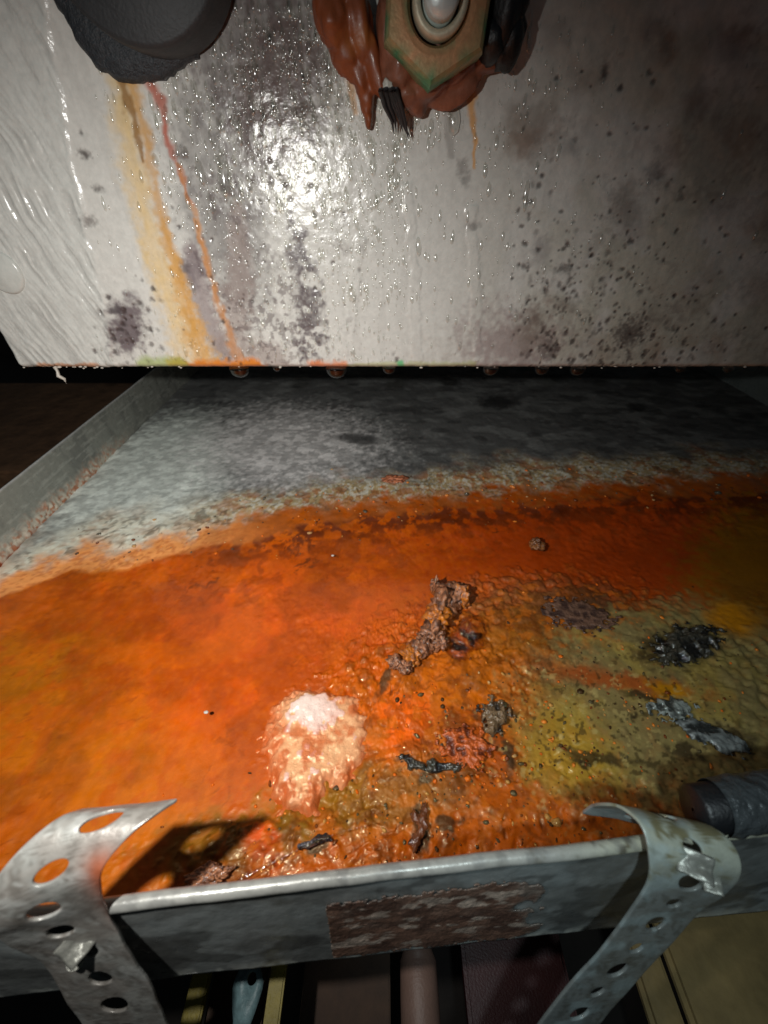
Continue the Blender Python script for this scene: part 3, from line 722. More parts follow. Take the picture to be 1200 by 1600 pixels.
# rusty runs
run = Pt.line([(190, 110), (205, 250), (245, 400), (290, 520), (312, 572)], [30, 26, 24, 28, 34], .8, .5)
nrun = .45 + 1.1 * (n_str * .6 + n_med * .4 - .15)
tc_ = mixc(tc_, np.clip(run * .85 * nrun, 0, 1), lin(214, 186, 134))
tc_ = mixc(tc_, Pt.line([(205, 120), (235, 250), (262, 380), (300, 500), (320, 575)], [15, 11, 11, 14, 24], .8, .8) * np.clip(nrun, 0, 1) * .85, lin(198, 146, 72))
tc_ = mixc(tc_, Pt.line([(185, 110), (205, 180), (225, 250)], [12, 10, 4], .6, .6) * .8, lin(140, 100, 50))
tc_ = mixc(tc_, Pt.line([(222, 110), (250, 150), (262, 210), (300, 320)], [14, 12, 8, 4], .7, .6) * np.clip(nrun, 0, 1) * .85, lin(176, 88, 64))
tc_ = mixc(tc_, Pt.line([(280, 260), (310, 360), (340, 470), (358, 520), (375, 570)], [4, 5, 5, 6, 10], .8, .8) * np.clip(nrun, 0, 1) * .85, lin(190, 132, 78))
tc_ = mixc(tc_, Pt.line([(270, 574), (400, 574)], [9, 12], .6, .5), lin(204, 124, 52))
tc_ = mixc(tc_, Pt.line([(490, 574), (540, 572)], [8, 7], .6, .5) * .9, lin(214, 130, 84)); tc_ = mixc(tc_, Pt.line([(60, 574), (150, 574)], [4, 7], .6, .8) * .7, lin(190, 120, 60))
tc_ = mixc(tc_, Pt.line([(225, 572), (285, 570)], [12, 9], .6, .3) * .7, lin(150, 168, 84)); tc_ = mixc(tc_, Pt.line([(545, 572), (740, 572)], [5, 5], .6, .3) * .5, lin(170, 178, 110))
tc_ = mixc(tc_, Pt.blob(627, 571, 8, 7, 0, .5, .3) * .8, lin(80, 180, 120))
tc_ = mixc(tc_, Pt.line([(735, 130), (738, 200), (742, 260)], [9, 5, 3], .6, .2) * .8, lin(220, 160, 84))
tc_ = mixc(tc_, Pt.line([(545, 80), (550, 130), (556, 170)], [12, 9, 5], .6, .2) * .7, lin(206, 160, 110))
tc_ = mixc(tc_, Pt.line([(700, 150), (705, 240)], [9, 6], .6, .2) * .5, lin(140, 136, 130))
# specks of mould
rs = random.Random(5); spots = [(132, 240, 9, 8), (153, 296, 8, 7), (137, 345, 13, 9), (126, 206, 4, 5), (722, 262, 9, 14), (728, 280, 10, 12), (741, 353, 11, 7), (862, 250, 4, 5),
    (985, 520, 26, 24), (860, 545, 14, 18), (1035, 272, 8, 8), (1062, 310, 8, 5), (995, 200, 5, 5), (870, 122, 4, 5), (946, 110, 7, 16), (970, 137, 5, 6), (1016, 113, 5, 6), (880, 420, 16, 8), (290, 420, 9, 9)]
for _ in range(520):
    px = rs.gauss(930, 120); py = 590 - abs(rs.gauss(0, 170))
    if px < 800 or px > 1230 or py < 30: continue
    s = rs.choice([1.6, 2, 2.4, 3, 4]) ; spots.append((px, py, s, s * rs.uniform(.9, 1.7)))
for _ in range(90):
    px = rs.gauss(440, 70); py = rs.uniform(250, 570); s = rs.choice([1.5, 2, 3]); spots.append((px, py, s, s * 1.4))
for _ in range(60):
    px = rs.gauss(200, 26); py = rs.gauss(515, 30); s = rs.choice([2, 3, 4]); spots.append((px, py, s, s * 1.2))
darkc = lin(58, 46, 44)
for (px, py, rx, ry) in spots:
    a, b = tank_uv(px, py); a1, _b = tank_uv(px + 4, py); _a, b1 = tank_uv(px, py + 4)
    sx = abs(a1 - a) / 4 * rx; sz = abs(b1 - b) / 4 * ry
    i0, i1 = np.searchsorted(xs, [a - 2 * sx - .001, a + 2 * sx + .001]); j0, j1 = np.searchsorted(zs, [b - 2 * sz - .001, b + 2 * sz + .001])
    if i1 - i0 < 2 or j1 - j0 < 2: continue
    sub = np.s_[j0:j1, i0:i1]
    d = np.hypot((X[sub] - a) / sx, (Zt[sub] - b) / sz) + (n_fine[sub] - .5) * 1.2
    k_ = (1 - ss(.2, 1.5, d)) * rs.uniform(.35, .85)
    tc_[sub] = mixc(tc_[sub], k_, darkc * rs.uniform(.6, 1.6)); relief[sub] -= .0004 * k_
tc_ *= (.93 + .14 * n_fine)[..., None]
# rounded lower and left edges, chipped
eb = Zt - TZ0; el = X - TX0
chip = .0006 * (fbm(X, Zt * 0, 300, 4, 220) - .5)
Yt = TY - relief + .0035 * (np.clip(1 - eb / .0035, 0, 1)) ** 2.2 + .004 * (np.clip(1 - el / .004, 0, 1)) ** 2.2
Zo = Zt + chip * np.clip(1 - eb / .004, 0, 1)
Vt = np.stack([X, Yt, Zo], -1)
mesh_np('front_face', Vt.reshape(-1, 3), quads(len(zs), len(xs)), M['paint'], tank, tc_.reshape(-1, 3))
# rest of the tank's shell, behind the face
bm = bmesh.new()
ya = TY + .0036
vv = [bm.verts.new(p) for p in [(TX0 + .0001, ya, TZ0), (TX1, ya, TZ0), (TX1, ya + .3, TZ0), (TX0 + .0001, ya + .3, TZ0), (TX0 + .0001, ya, TZ1), (TX1, ya, TZ1), (TX1, ya + .3, TZ1), (TX0 + .0001, ya + .3, TZ1)]]
for f in [(0, 3, 2, 1), (0, 4, 7, 3), (1, 2, 6, 5), (3, 7, 6, 2), (4, 5, 6, 7)]: bm.faces.new([vv[i] for i in f])
bm_obj('shell', bm, M['paint'], tank, False, lin(150, 146, 138))
# rust crumbs along the lower edge
bm = bmesh.new(); rs = random.Random(9)
for _ in range(45):
    px = rs.uniform(30, 1200) if rs.random() < .6 else rs.gauss(90, 60)
    if px < 32: continue
    a, b = tank_uv(px, 573); r = rs.uniform(.0003, .0008)
    q = bmesh.ops.create_icosphere(bm, subdivisions=1, radius=r, matrix=Matrix.Translation((a, TY + rs.uniform(.001, .004), TZ0 + rs.uniform(-.0004, .0003))) @ Matrix.Diagonal((rs.uniform(1, 2.2), 1, .8, 1)))
o = bm_obj('edge_crumbs', bm, M['flake'], tank); o['kind'] = 'stuff'

# condensation beads
rs = random.Random(11); nb = 0; BV, BF = [], []
th = np.linspace(0, 2 * np.pi, 9)[:-1]; prof = [(1.0, 0.0), (.92, .42), (.62, .80), (.25, .97)]
def bead(a, b, rx, rz, h, lean=0):
    global nb
    i = int(np.searchsorted(xs, a)) - 1; j = int(np.searchsorted(zs, b)) - 1
    y = Yt[max(j, 0), max(i, 0)] + .00006
    pts = []
    for (rr_, hh) in prof:
        zz = np.sin(th); zz = np.where(zz > 0, zz * 1.25, zz)
        pts.append(np.stack([a + np.cos(th) * rx * rr_ + lean * zz * rz * rr_, np.full(8, y - h * hh), b + zz * rz * rr_ - .15 * rz * hh], 1))
    pts.append(np.array([[a, y - h, b - .18 * rz]]))
    BV.append(np.concatenate(pts)); k0 = nb; nb += 33
    for r_ in range(3):
        for t_ in range(8):
            p, q = k0 + r_ * 8 + t_, k0 + r_ * 8 + (t_ + 1) % 8
            BF.append((p, q, q + 8)); BF.append((p, q + 8, p + 8))
    for t_ in range(8): BF.append((k0 + 24 + t_, k0 + 24 + (t_ + 1) % 8, k0 + 32))
tries = 0; cnt = 0
while cnt < 5600 and tries < 60000:
    tries += 1
    px = rs.uniform(150, 1190); py = rs.uniform(5, 568)
    d = .95 * math.exp(-((px - 440) / 130) ** 2) + .55 * math.exp(-((px - 600) / 110) ** 2) * (.35 + .65 * (py < 480)) + .10 * math.exp(-((px - 800) / 120) ** 2)
    if 640 < px < 735 and py > 230: d *= .18
    if px < 330: d = .28 if px > 230 + (py - 150) * .12 else .05
    if py > 520 and 150 < px < 620: d = max(d, .5)
    d = max(d, .012)
    if rs.random() > d: continue
    a, b = tank_uv(px, py)
    if b < TZ0 + .0015: continue
    s = math.exp(rs.gauss(0, .55)) * .00034 * (.85 + .35 * (py < 330))
    bead(a, b, s, s * rs.uniform(1.4, 3.2), s * .95, rs.uniform(-.1, .1)); cnt += 1
for _ in range(60):
    px = rs.gauss(640, 110); py = rs.uniform(330, 560); a, b = tank_uv(px, py)
    if b > TZ0 + .004: bead(a, b, .0010 * rs.uniform(.6, 1.2), .0018 * rs.uniform(.7, 1.4), .0007)
o = mesh_np('condensation', np.concatenate(BV), np.array(BF), M['bead'], None)
tag(o, 'fine water beads and runs sitting on the white tank face', 'water beads', kind='stuff')

# hanging drops under the lower edge
drops = [(372, 577, 15, 'broad clear drop under the rusty orange corner of the tank edge'), (431, 576, 6, 'tiny bright drop between the two widest drops on the tank edge'),
         (525, 579, 16, 'largest round drop hanging below the pinkish rust stain of the tank edge'), (608, 579, 10, 'round drop hanging just left of the green speck on the tank edge'),
         (768, 576, 12, 'flat bright drop hanging right of the clean pale run on the tank'), (848, 578, 11, 'clear round drop below the mouldy patch on the tank edge'),
         (905, 577, 12, 'slanting bright drop just right of the clear round drop'), (1066, 577, 8, 'small drop glinting under the dim right half of the tank edge'), (1142, 577, 8, 'rightmost drop hanging under the tank edge')]
for (px, py, r, lab) in drops:
    a, b = tank_uv(px, py); rr_ = r / 2.5 / 1000
    bm = bmesh.new(); bmesh.ops.create_uvsphere(bm, u_segments=20, v_segments=14, radius=1)
    for v_ in bm.verts:
        z_ = v_.co.z; k_ = 1.0 if z_ < 0 else 1 + .35 * z_
        v_.co = Vector((v_.co.x * rr_ * k_, v_.co.y * rr_ * .75 * k_, z_ * rr_ * (.85 if z_ < 0 else .35)))
    o = bm_obj('water_drop', bm, M['drop']); o.location = (a, TY + .0022, TZ0 - rr_ * .22)
    tag(o, lab, 'water drop', 'drops hanging from the tank edge')
# peeling flake
bm = bmesh.new(); a, b = tank_uv(84, 574)
tube(bm, [(a, TY + .001, TZ0 + .0005), (a + .0012, TY, TZ0 - .002), (a + .0008, TY - .001, TZ0 - .0045), (a + .003, TY, TZ0 - .0068), (a + .0026, TY, TZ0 - .010)], [.0012, .0009, .0013, .001, .0002], 6)
bm_obj('paint_flake', bm, M['flake'], tank)

# ---- fittings on the tank face
def face_pt(px, py, out):                            # a point standing `out` metres proud of the tank face
    X_, Z_ = atT(px, py, TY - out); return Vector((X_, TY - out, Z_))
# black rubber pipe stub and torn gasket
pc = face_pt(172, -158, .010)
gk = []
bm = bmesh.new(); n = 120
def gasket_r(t):
    base = .0500
    return base
rings = []
cx, cz = pc.x - .001, pc.z - .004
rs_ = lambda t: .0355 + .0060 * math.exp(-((t - 4.2) / .5) ** 2) + .0012 * (mn.noise(Vector((math.cos(t) * 9, math.sin(t) * 9, 3))) * 2) + .0008 * mn.noise(Vector((math.cos(t) * 30, math.sin(t) * 30, 1)))
for (k_, out) in [(1.0, .0), (1.01, .004), (.97, .0065), (.80, .0075), (.5, .0075)]:
    rings.append([bm.verts.new((cx + math.cos(2 * math.pi * i / n) * rs_(2 * math.pi * i / n) * k_, TY - out - .0004 * mn.noise(Vector((i * .7, out * 900, 0))), cz + math.sin(2 * math.pi * i / n) * rs_(2 * math.pi * i / n) * k_)) for i in range(n)])
for a_, b_ in zip(rings, rings[1:]):
    for i in range(n): bm.faces.new((a_[i], a_[(i + 1) % n], b_[(i + 1) % n], b_[i]))
bmesh.ops.recalc_face_normals(bm, faces=bm.faces[:])
stub = bm_obj('gasket', bm, M['felt'], tank); stub['label'] = 'torn black gasket around the rubber pipe stub'
bm = bmesh.new(); pr = [(.0335, .004), (.034, .018), (.0335, .0225), (.032, .0235), (.0, .0240)]; rings = []
px_, pz_ = face_pt(180, -165, .022).x, face_pt(180, -165, .022).z
for (r_, out) in pr:
    rings.append([bm.verts.new((px_ + math.cos(2 * math.pi * i / 64) * r_, TY - out, pz_ + math.sin(2 * math.pi * i / 64) * r_)) for i in range(64)])
for a_, b_ in zip(rings, rings[1:]):
    for i in range(64): bm.faces.new((a_[i], a_[(i + 1) % 64], b_[(i + 1) % 64], b_[i]))
bmesh.ops.remove_doubles(bm, verts=bm.verts[:], dist=1e-5); bmesh.ops.recalc_face_normals(bm, faces=bm.faces[:])
bm_obj('pipe_stub', bm, M['rubber'], tank)

# brass hex nut with green corrosion, washer, stud
NO = .026                                             # how far the nut's front stands out
ncn = face_pt(686, 0, NO); rad = None
pa = face_pt(672, 138, NO); rad = (pa - ncn).length
a0 = math.atan2(pa.z - ncn.z, pa.x - ncn.x)
bm = bmesh.new(); segs = []
def hexring(r, out, cham=0):
    return [bm.verts.new((ncn.x + math.cos(a0 + i * math.pi / 3) * r, TY - out, ncn.z + math.sin(a0 + i * math.pi / 3) * r)) for i in range(6)]
def subdiv_ring(r, out):
    L_ = []
    for i in range(6):
        p = Vector((math.cos(a0 + i * math.pi / 3) * r, 0, math.sin(a0 + i * math.pi / 3) * r)); q = Vector((math.cos(a0 + (i + 1) * math.pi / 3) * r, 0, math.sin(a0 + (i + 1) * math.pi / 3) * r))
        for s_ in range(8):
            w_ = p.lerp(q, s_ / 8); L_.append(bm.verts.new((ncn.x + w_.x, TY - out, ncn.z + w_.z)))
    return L_
prs = [(rad, .004), (rad, NO - .0035), (rad * .965, NO - .001), (rad * .90, NO), (rad * .66, NO + .0002), (rad * .56, NO), (rad * .50, NO - .003), (rad * .48, NO - .010)]
R_ = [subdiv_ring(r, o) for r, o in prs]
for k_ in range(4, 8):                                 # the bore is round
    r = prs[k_][0] * .94
    for i, v_ in enumerate(R_[k_]):
        t_ = a0 + 2 * math.pi * i / 48; v_.co = Vector((ncn.x + math.cos(t_) * r, v_.co.y, ncn.z + math.sin(t_) * r))
for a_, b_ in zip(R_, R_[1:]):
    for i in range(48): bm.faces.new((a_[i], a_[(i + 1) % 48], b_[(i + 1) % 48], b_[i]))
bmesh.ops.recalc_face_normals(bm, faces=bm.faces[:])
bm.verts.ensure_lookup_table(); nc_ = []
for v_ in bm.verts:
    out = TY - v_.co.y; d = math.hypot(v_.co.x - ncn.x, v_.co.z - ncn.z) / rad
    g = 1 if (out < NO - .0005 and d > .9) else (1.0 if d > .86 else (.5 if d > .78 else 0.0))
    if d < .58: g = .5 * (mn.noise(v_.co * 200) > 0)
    g = min(1, max(0, g * (.75 + .9 * mn.noise(v_.co * 160))))
    cc = lin(184, 138, 98) * (1 - g) + lin(56, 132, 92) * g
    nc_.append(cc)
me = bpy.data.meshes.new('nut'); bm.to_mesh(me); bm.free(); me.polygons.foreach_set('use_smooth', [False] * len(me.polygons)); setcol(me, np.array(nc_))
nut = link('hex_nut', me, M['brass'], tank); nut['label'] = 'brass hex nut with green corroded edges'
def lathe_y(name, c_, prof_, m, parent, n=48, col=None):
    bm = bmesh.new(); rg = []
    for (r, out) in prof_: rg.append([bm.verts.new((c_.x + math.cos(2 * math.pi * i / n) * r, TY - out, c_.z + math.sin(2 * math.pi * i / n) * r)) for i in range(n)])
    for a_, b_ in zip(rg, rg[1:]):
        for i in range(n): bm.faces.new((a_[i], a_[(i + 1) % n], b_[(i + 1) % n], b_[i]))
    bmesh.ops.remove_doubles(bm, verts=bm.verts[:], dist=1e-6); bmesh.ops.recalc_face_normals(bm, faces=bm.faces[:])
    o = bm_obj(name, bm, m, tank, True, col); return o
sc_ = face_pt(690, -8, NO + .003)
lathe_y('washer', sc_, [(rad * .46, NO - .004), (rad * .46, NO + .001), (rad * .43, NO + .0022), (rad * .36, NO + .0022), (rad * .33, NO + .001), (rad * .33, NO - .003)], M['brass'], tank, col=lin(206, 200, 176))
lathe_y('threaded_stud', sc_, [(rad * .29, NO - .006)] + sum([[(rad * .29, NO + .001 + .0012 * i), (rad * .25, NO + .0016 + .0012 * i)] for i in range(5)], []) + [(rad * .20, NO + .0078), (0, NO + .008)], M['steel'], tank)
# sealant mass behind the nut and its runs
def blobs(name, items, colr, colr2, m=M['sealant'], label=None):
    obs = []
    for i, (px, py, out, rx, ry, rz, rot) in enumerate(items):
        p = face_pt(px, py, out)
        o = lump('x', p, (rx, ry, rz), m, (colr, colr2), amp=.16, freq=2.2, seed=40 + i, sub=3)
        o.data.transform(Matrix.Rotation(R(rot), 4, 'Y')); obs.append(o)
    o = join_lumps(name, obs, tank)
    if label: o['label'] = label
    rm = o.modifiers.new('merge', 'REMESH'); rm.mode = 'VOXEL'; rm.voxel_size = .0009; rm.use_smooth_shade = True
    return o
s1, s2 = lin(156, 88, 66), lin(120, 62, 44)
def flat_m(o, cc): 
    return o
M['seal_const'] = mat('red_brown_sealant_solid', col=lin(132, 80, 58), rough=.55, var=.3, vscale=160, bumps=((300, .0004),), coat=.15, tint=(tuple(lin(96, 58, 40)), .8))
M['seal_red'] = mat('rust_red_sealant_solid', col=lin(122, 62, 32), rough=.45, var=.25, vscale=160, bumps=((260, .0003),), coat=.1, tint=(tuple(lin(158, 92, 34)), .9))
blobs('nut_sealant', [(640, 146, .008, .009, .008, .006, 0), (622, 105, .009, .008, .009, .011, 0), (608, 50, .009, .006, .009, .014, 0), (676, 132, .010, .010, .008, .005, -20), (720, 104, .009, .010, .007, .0045, -32),
                      (768, 84, .007, .009, .006, .006, -30), (690, 60, .005, .026, .006, .022, 0), (652, 168, .006, .004, .005, .004, 0)], s1, s2, M['seal_const'], 'lumpy red-brown sealant packed round the nut')
blobs('sealant_run', [(520, 25, .010, .0085, .008, .011, 0), (535, 70, .007, .0070, .006, .011, -25), (560, 110, .006, .0045, .005, .010, -18), (573, 145, .005, .0036, .004, .009, 0), (576, 178, .004, .0022, .003, .006, 0),
                      (560, 30, .008, .006, .007, .014, -12), (582, 90, .008, .0040, .005, .014, -18)], s1, s2, M['seal_red'], 'rust red sealant sagging from the bolt left of the nut')
# shadowed gap right of the nut, modelled as added black lumps
obs = []
for i, (px, py, out, a_, b_, c_) in enumerate([(785, 0, .012, .008, .012, .016), (792, 50, .010, .007, .010, .012), (768, 62, .012, .006, .010, .008), (800, -60, .012, .009, .012, .02)]):
    obs.append(lump('x', face_pt(px, py, out), (a_, b_, c_), M['hose'], (lin(20, 20, 22), lin(10, 10, 12)), amp=.12, freq=2, seed=60 + i, sub=3))
join_lumps('nut_gap_shade', obs, tank)
# black cord loop right of the nut
bm = bmesh.new(); tube(bm, [tuple(face_pt(a, b, o_)) for a, b, o_ in [(770, -60, .02), (800, -10, .016), (816, 45, .012), (806, 78, .010), (788, 102, .006), (776, 108, .002)]], [.0022, .0022, .0021, .0019, .0016, .0008], 12)
bm_obj('black_cord', bm, M['hose'], tank)
# frayed dark fibres under the nut
bm = bmesh.new(); rs = random.Random(3)
for i in range(16):
    a = 600 + rs.uniform(-6, 22); L_ = rs.uniform(.4, 1.0)
    pts = [tuple(face_pt(a + t_ * (24 + rs.uniform(-5, 5)) * L_, 140 + t_ * 78 * L_, .017 - .012 * t_)) for t_ in (0, .35, .7, 1)]
    tube(bm, pts, [.0011, .0010, .0007, .0001], 5)
bm_obj('frayed_fibres', bm, M['bristle'], tank)
lump('putty_dab', face_pt(606, 134, .014), (.0026, .002, .003), M['flake'], (lin(220, 190, 170), lin(180, 210, 190)), seed=7, parent=tank, sub=3)

# small plug with a red mark at the far left of the face
p_ = face_pt(6, 425, .0)
lathe_y('plug', Vector((p_.x, 0, p_.z)), [(.0105, -.002), (.0105, .0012), (.0092, .0024), (.0075, .0022), (.006, .0030), (0, .0034)], M['paint'], tank, col=lin(196, 198, 192))

# ------------------------------------------------------------------ debris in the tray
def hz(px, py): return at(px, py, 0.001)
def D(name, px, py, size, m, cols, label, cat, z=.001, **kw):
    X_, Y_ = at(px, py, z); o = lump(name, (X_, Y_, z), size, m, cols, **kw); return tag(o, label, cat)
brown = (lin(176, 118, 84), lin(84, 54, 40))
obs = []
for (px, py, r, h, sd_) in [(710, 928, .0098, .0085, 1), (692, 945, .0100, .0100, 2), (684, 968, .0088, .0100, 3), (676, 990, .0080, .0080, 4), (660, 1008, .0074, .0062, 5), (644, 1024, .0064, .0048, 6), (632, 1042, .0042, .0034, 7), (688, 1004, .0048, .006, 8), (722, 930, .0062, .0085, 9), (680, 915, .0034, .0095, 10), (618, 1034, .0042, .003, 14)]:
    X_, Y_ = at(px, py, .003); obs.append(lump('x', (X_, Y_, .0028), (r, r * 1.05, h), M['clod'], brown if sd_ % 3 else (lin(206, 118, 30), lin(140, 84, 50)), amp=.36, freq=3.0, seed=sd_, sub=4))
tag(join_lumps('rusty_clump', obs), 'tall ragged brown clump of rust standing in the middle of the orange water', 'debris')
obs = []
for (px, py, r, sd_) in [(738, 980, .0088, 21), (722, 1000, .0076, 22), (745, 1000, .0052, 23), (715, 1018, .0056, 24)]:
    X_, Y_ = at(px, py, .002); obs.append(lump('x', (X_, Y_, .0015), (r, r, .0032), M['jelly'], brown, amp=.25, freq=2.5, seed=sd_, sub=4))
tag(join_lumps('jelly_blob', obs), 'glassy brownish jelly blob clinging to the right of the tall rust clump', 'debris')
def scrap(name, px, py, rx, ry, rot, h, m, cols, label, seed, rag=.7, cat='debris'):
    cx_, cy_ = at(px, py, .001); ex = abs(at(px + rx * 1.6, py)[0] - cx_) + .002; ey = abs(at(px, py + ry * 1.9)[1] - cy_) + .002; ex = max(ex, ey * .8); ey = max(ey, ex * .6)
    n = 90; A, B = np.meshgrid(np.linspace(-ex, ex, n), np.linspace(-ey, ey, n)); X, Y = cx_ + A, cy_ + B
    Q_ = Plane(X, Y, lambda a, b: at(a, b), warp=.0012, scale=200, seed=seed); mk = Q_.blob(px, py, rx, ry, rot, .5, rag)
    rd = ridge(X + seed, Y, 210, 4, seed + 3); Zz = .0002 + h * (.9 * mk + 1.5 * (rd - .6) * mk) 
    cc = mixc(np.zeros(X.shape + (3,)) + cols[1], ss(.4, .75, rd), cols[0])
    kp = mk.reshape(-1)[quads(n, n)].min(1) > .25
    v_, q_, c_ = prune(np.stack([X, Y, Zz], -1).reshape(-1, 3), quads(n, n), kp, cc.reshape(-1, 3))
    o = mesh_np(name, v_, q_, m, None, c_); md = o.modifiers.new('thickness', 'SOLIDIFY'); md.thickness = .0006; md.offset = -1
    return tag(o, label, cat)
blk = (lin(62, 58, 48), lin(22, 20, 18))
scrap('debris_scrap', 1072, 1008, 50, 26, -8, .0032, M['dark_gloss'], blk, 'glossy black wad lying on the grey-olive silt at the right', 331)
scrap('debris_scrap', 772, 1120, 24, 24, 0, .0028, M['dark_gloss'], (lin(120, 96, 70), lin(44, 36, 30)), 'dark brown wrinkled scrap right of the pale glare patch', 332)
scrap('debris_scrap', 1050, 1108, 34, 15, 12, .0018, M['dark_gloss'], (lin(140, 146, 140), lin(60, 62, 58)), 'shiny grey wrinkled scrap above the strip of foil', 333)
scrap('debris_scrap', 1112, 1152, 56, 15, 24, .0018, M['dark_gloss'], (lin(120, 124, 122), lin(46, 48, 46)), 'long grey foil-like strip sunk in the silt near the right strap', 334, .5)
scrap('debris_scrap', 492, 1317, 19, 8, -14, .0016, M['dark_gloss'], (lin(84, 80, 84), lin(34, 32, 34)), 'small black scrap near the front rim below the pale glare', 337, .5)
scrap('debris_scrap', 644, 1191, 24, 7, 22, .0014, M['dark_gloss'], blk, 'black splinter just right of the pale glare patch', 338, .6)
scrap('debris_scrap', 690, 1197, 26, 6, -4, .0014, M['dark_gloss'], blk, 'second black splinter, with a glint at its right end', 339, .6)
scrap('debris_scrap', 725, 1165, 36, 26, 20, .0020, M['clod'], (lin(196, 92, 36), lin(96, 40, 18)), 'wet red-brown curl of rust between the splinters and the dark scrap', 340)
scrap('debris_scrap', 905, 960, 52, 20, 15, .0006, M['clod'], (lin(112, 82, 66), lin(66, 46, 40)), 'purple-brown skin of silt between the tall rust clump and the black wad', 341)
scrap('debris_scrap', 655, 1290, 9, 34, 10, .0018, M['dark_gloss'], (lin(110, 62, 36), lin(50, 30, 20)), 'narrow dark brown shred pointing at the front rim', 342, .6)
D('debris_lump', 838, 850, (.0058, .0060, .0050), M['clod'], (lin(150, 96, 52), lin(90, 52, 30)), 'brown nugget alone in the dark red water toward the back', 'debris', amp=.35, freq=2.4, seed=35, sub=4)
D('debris_lump', 616, 748, (.0110, .0062, .0026), M['clod'], (lin(206, 128, 92), lin(120, 66, 40)), 'reddish flake of rust lying on the grey crust at the back', 'debris', z=.004, amp=.4, freq=3, seed=36, sub=4)
D('debris_lump', 624, 1354, (.0016, .0022, .0030), M['clod'], (lin(196, 120, 70), lin(140, 70, 40)), 'glinting orange crumb touching the middle of the front rim', 'debris', amp=.4, freq=3, seed=45, sub=3, )
D('debris_lump', 322, 1372, (.0085, .0042, .0030), M['clod'], (lin(196, 132, 92), lin(96, 58, 40)), 'fuzzy tan clod tucked behind the rim beside the left strap', 'debris', amp=.32, freq=3.4, seed=46, sub=5, rotz=14)
tagged = [('white speck floating in the orange water left of the glare', 322, 1113), ('white speck near the dark shoreline at the back', 520, 868)]
for lab, px, py in tagged:
    D('white_speck', px, py, (.0013, .0009, .0006), M['flake'], (lin(235, 225, 215), lin(220, 200, 190)), lab, 'speck', amp=.2, sub=2, seed=px)
# thin glistening thread along the front
bm = bmesh.new(); pts = [(*at(a, b, .002), .0016) for a, b in [(345, 1392), (385, 1368), (420, 1350), (460, 1330), (500, 1312), (545, 1296), (590, 1286)]]
tube(bm, pts, [.0012, .0010, .0008, .0006, .0004, .0004, .0003], 8)
for v_ in bm.verts: v_.co += Vector((0, 0, 1)) * mn.noise(v_.co * 700) * .0006
tag(bm_obj('glistening_thread', bm, M['jelly']), 'thin wet thread glistening above the front rim toward the left strap', 'thread')
# lamp glare on the water, painted as a low pale mound
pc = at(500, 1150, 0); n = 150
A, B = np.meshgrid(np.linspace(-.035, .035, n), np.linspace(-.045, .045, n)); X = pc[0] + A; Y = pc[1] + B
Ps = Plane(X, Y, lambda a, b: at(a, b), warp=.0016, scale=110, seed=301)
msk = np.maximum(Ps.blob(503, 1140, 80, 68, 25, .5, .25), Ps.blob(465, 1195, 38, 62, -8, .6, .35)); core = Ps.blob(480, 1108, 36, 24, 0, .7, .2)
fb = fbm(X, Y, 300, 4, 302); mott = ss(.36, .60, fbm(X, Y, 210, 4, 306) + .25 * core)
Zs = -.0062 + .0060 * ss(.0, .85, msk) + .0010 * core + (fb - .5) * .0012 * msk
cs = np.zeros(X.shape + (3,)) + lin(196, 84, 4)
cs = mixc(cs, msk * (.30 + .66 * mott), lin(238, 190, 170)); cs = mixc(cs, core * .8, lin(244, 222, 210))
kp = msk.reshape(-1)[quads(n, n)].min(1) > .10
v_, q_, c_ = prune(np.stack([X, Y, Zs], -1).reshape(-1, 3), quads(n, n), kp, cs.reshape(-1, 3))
tag(mesh_np('glare_patch', v_, q_, M['glare'], None, c_), 'pale pinkish mound painted as lamp glare on the orange water', 'glare')
# loose crumbs over the sludge
rs = random.Random(21); BV, BF, BC = [], [], []; nbv = 0
ico = bmesh.new(); bmesh.ops.create_icosphere(ico, subdivisions=1, radius=1); iv = np.array([v.co[:] for v in ico.verts]); ic_f = np.array([[v.index for v in f.verts] for f in ico.faces]); ico.free()
pal = [lin(226, 110, 20), lin(120, 60, 24), lin(70, 48, 34), lin(196, 150, 96), lin(232, 140, 60), lin(90, 84, 70)]
def bedz(X_, Y_):
    v0 = (Y_ - (rim_y(X_) - .003)) / (YB - (rim_y(X_) - .003)); j = int(np.searchsorted(gy, v0)); i = int(np.searchsorted(gx, X_))
    return Z[min(j, ny - 1), min(i, nx - 1)]
for _ in range(1100):
    q = rs.random()
    if q < .62: px, py = rs.gauss(740, 170), rs.gauss(1200, 90)
    elif q < .85: px, py = rs.uniform(120, 1200), None
    else: px, py = rs.gauss(1000, 110), rs.gauss(1090, 70)
    if py is None: py = np.interp(px, [a for a, b in shore_px], [b for a, b in shore_px]) + rs.gauss(-12, 22)
    if px < 620 and 880 < py < 1200: continue
    X_, Y_ = at(px, py, 0)
    if Y_ < rim_y(X_) + .004 or Y_ > .5 or abs(X_) > .4 or X_ < XL + .003: continue
    s = math.exp(rs.gauss(0, .45)) * .00034 * (1 + Y_ * 3); z_ = bedz(X_, Y_)
    sc3 = np.array([rs.uniform(.7, 1.9), rs.uniform(.7, 1.5), rs.uniform(.4, .9)]) * s; an = rs.uniform(0, 6.28)
    rm_ = np.array([[math.cos(an), -math.sin(an), 0], [math.sin(an), math.cos(an), 0], [0, 0, 1]])
    vv_ = ((iv * (1 + .35 * (np.random.RandomState(_).rand(len(iv), 1) - .5))) * sc3) @ rm_.T + np.array([X_, Y_, z_ + s * .25])
    BV.append(vv_); BF.append(ic_f + nbv); nbv += len(iv); BC.append(np.tile(rs.choice(pal), (len(iv), 1)))
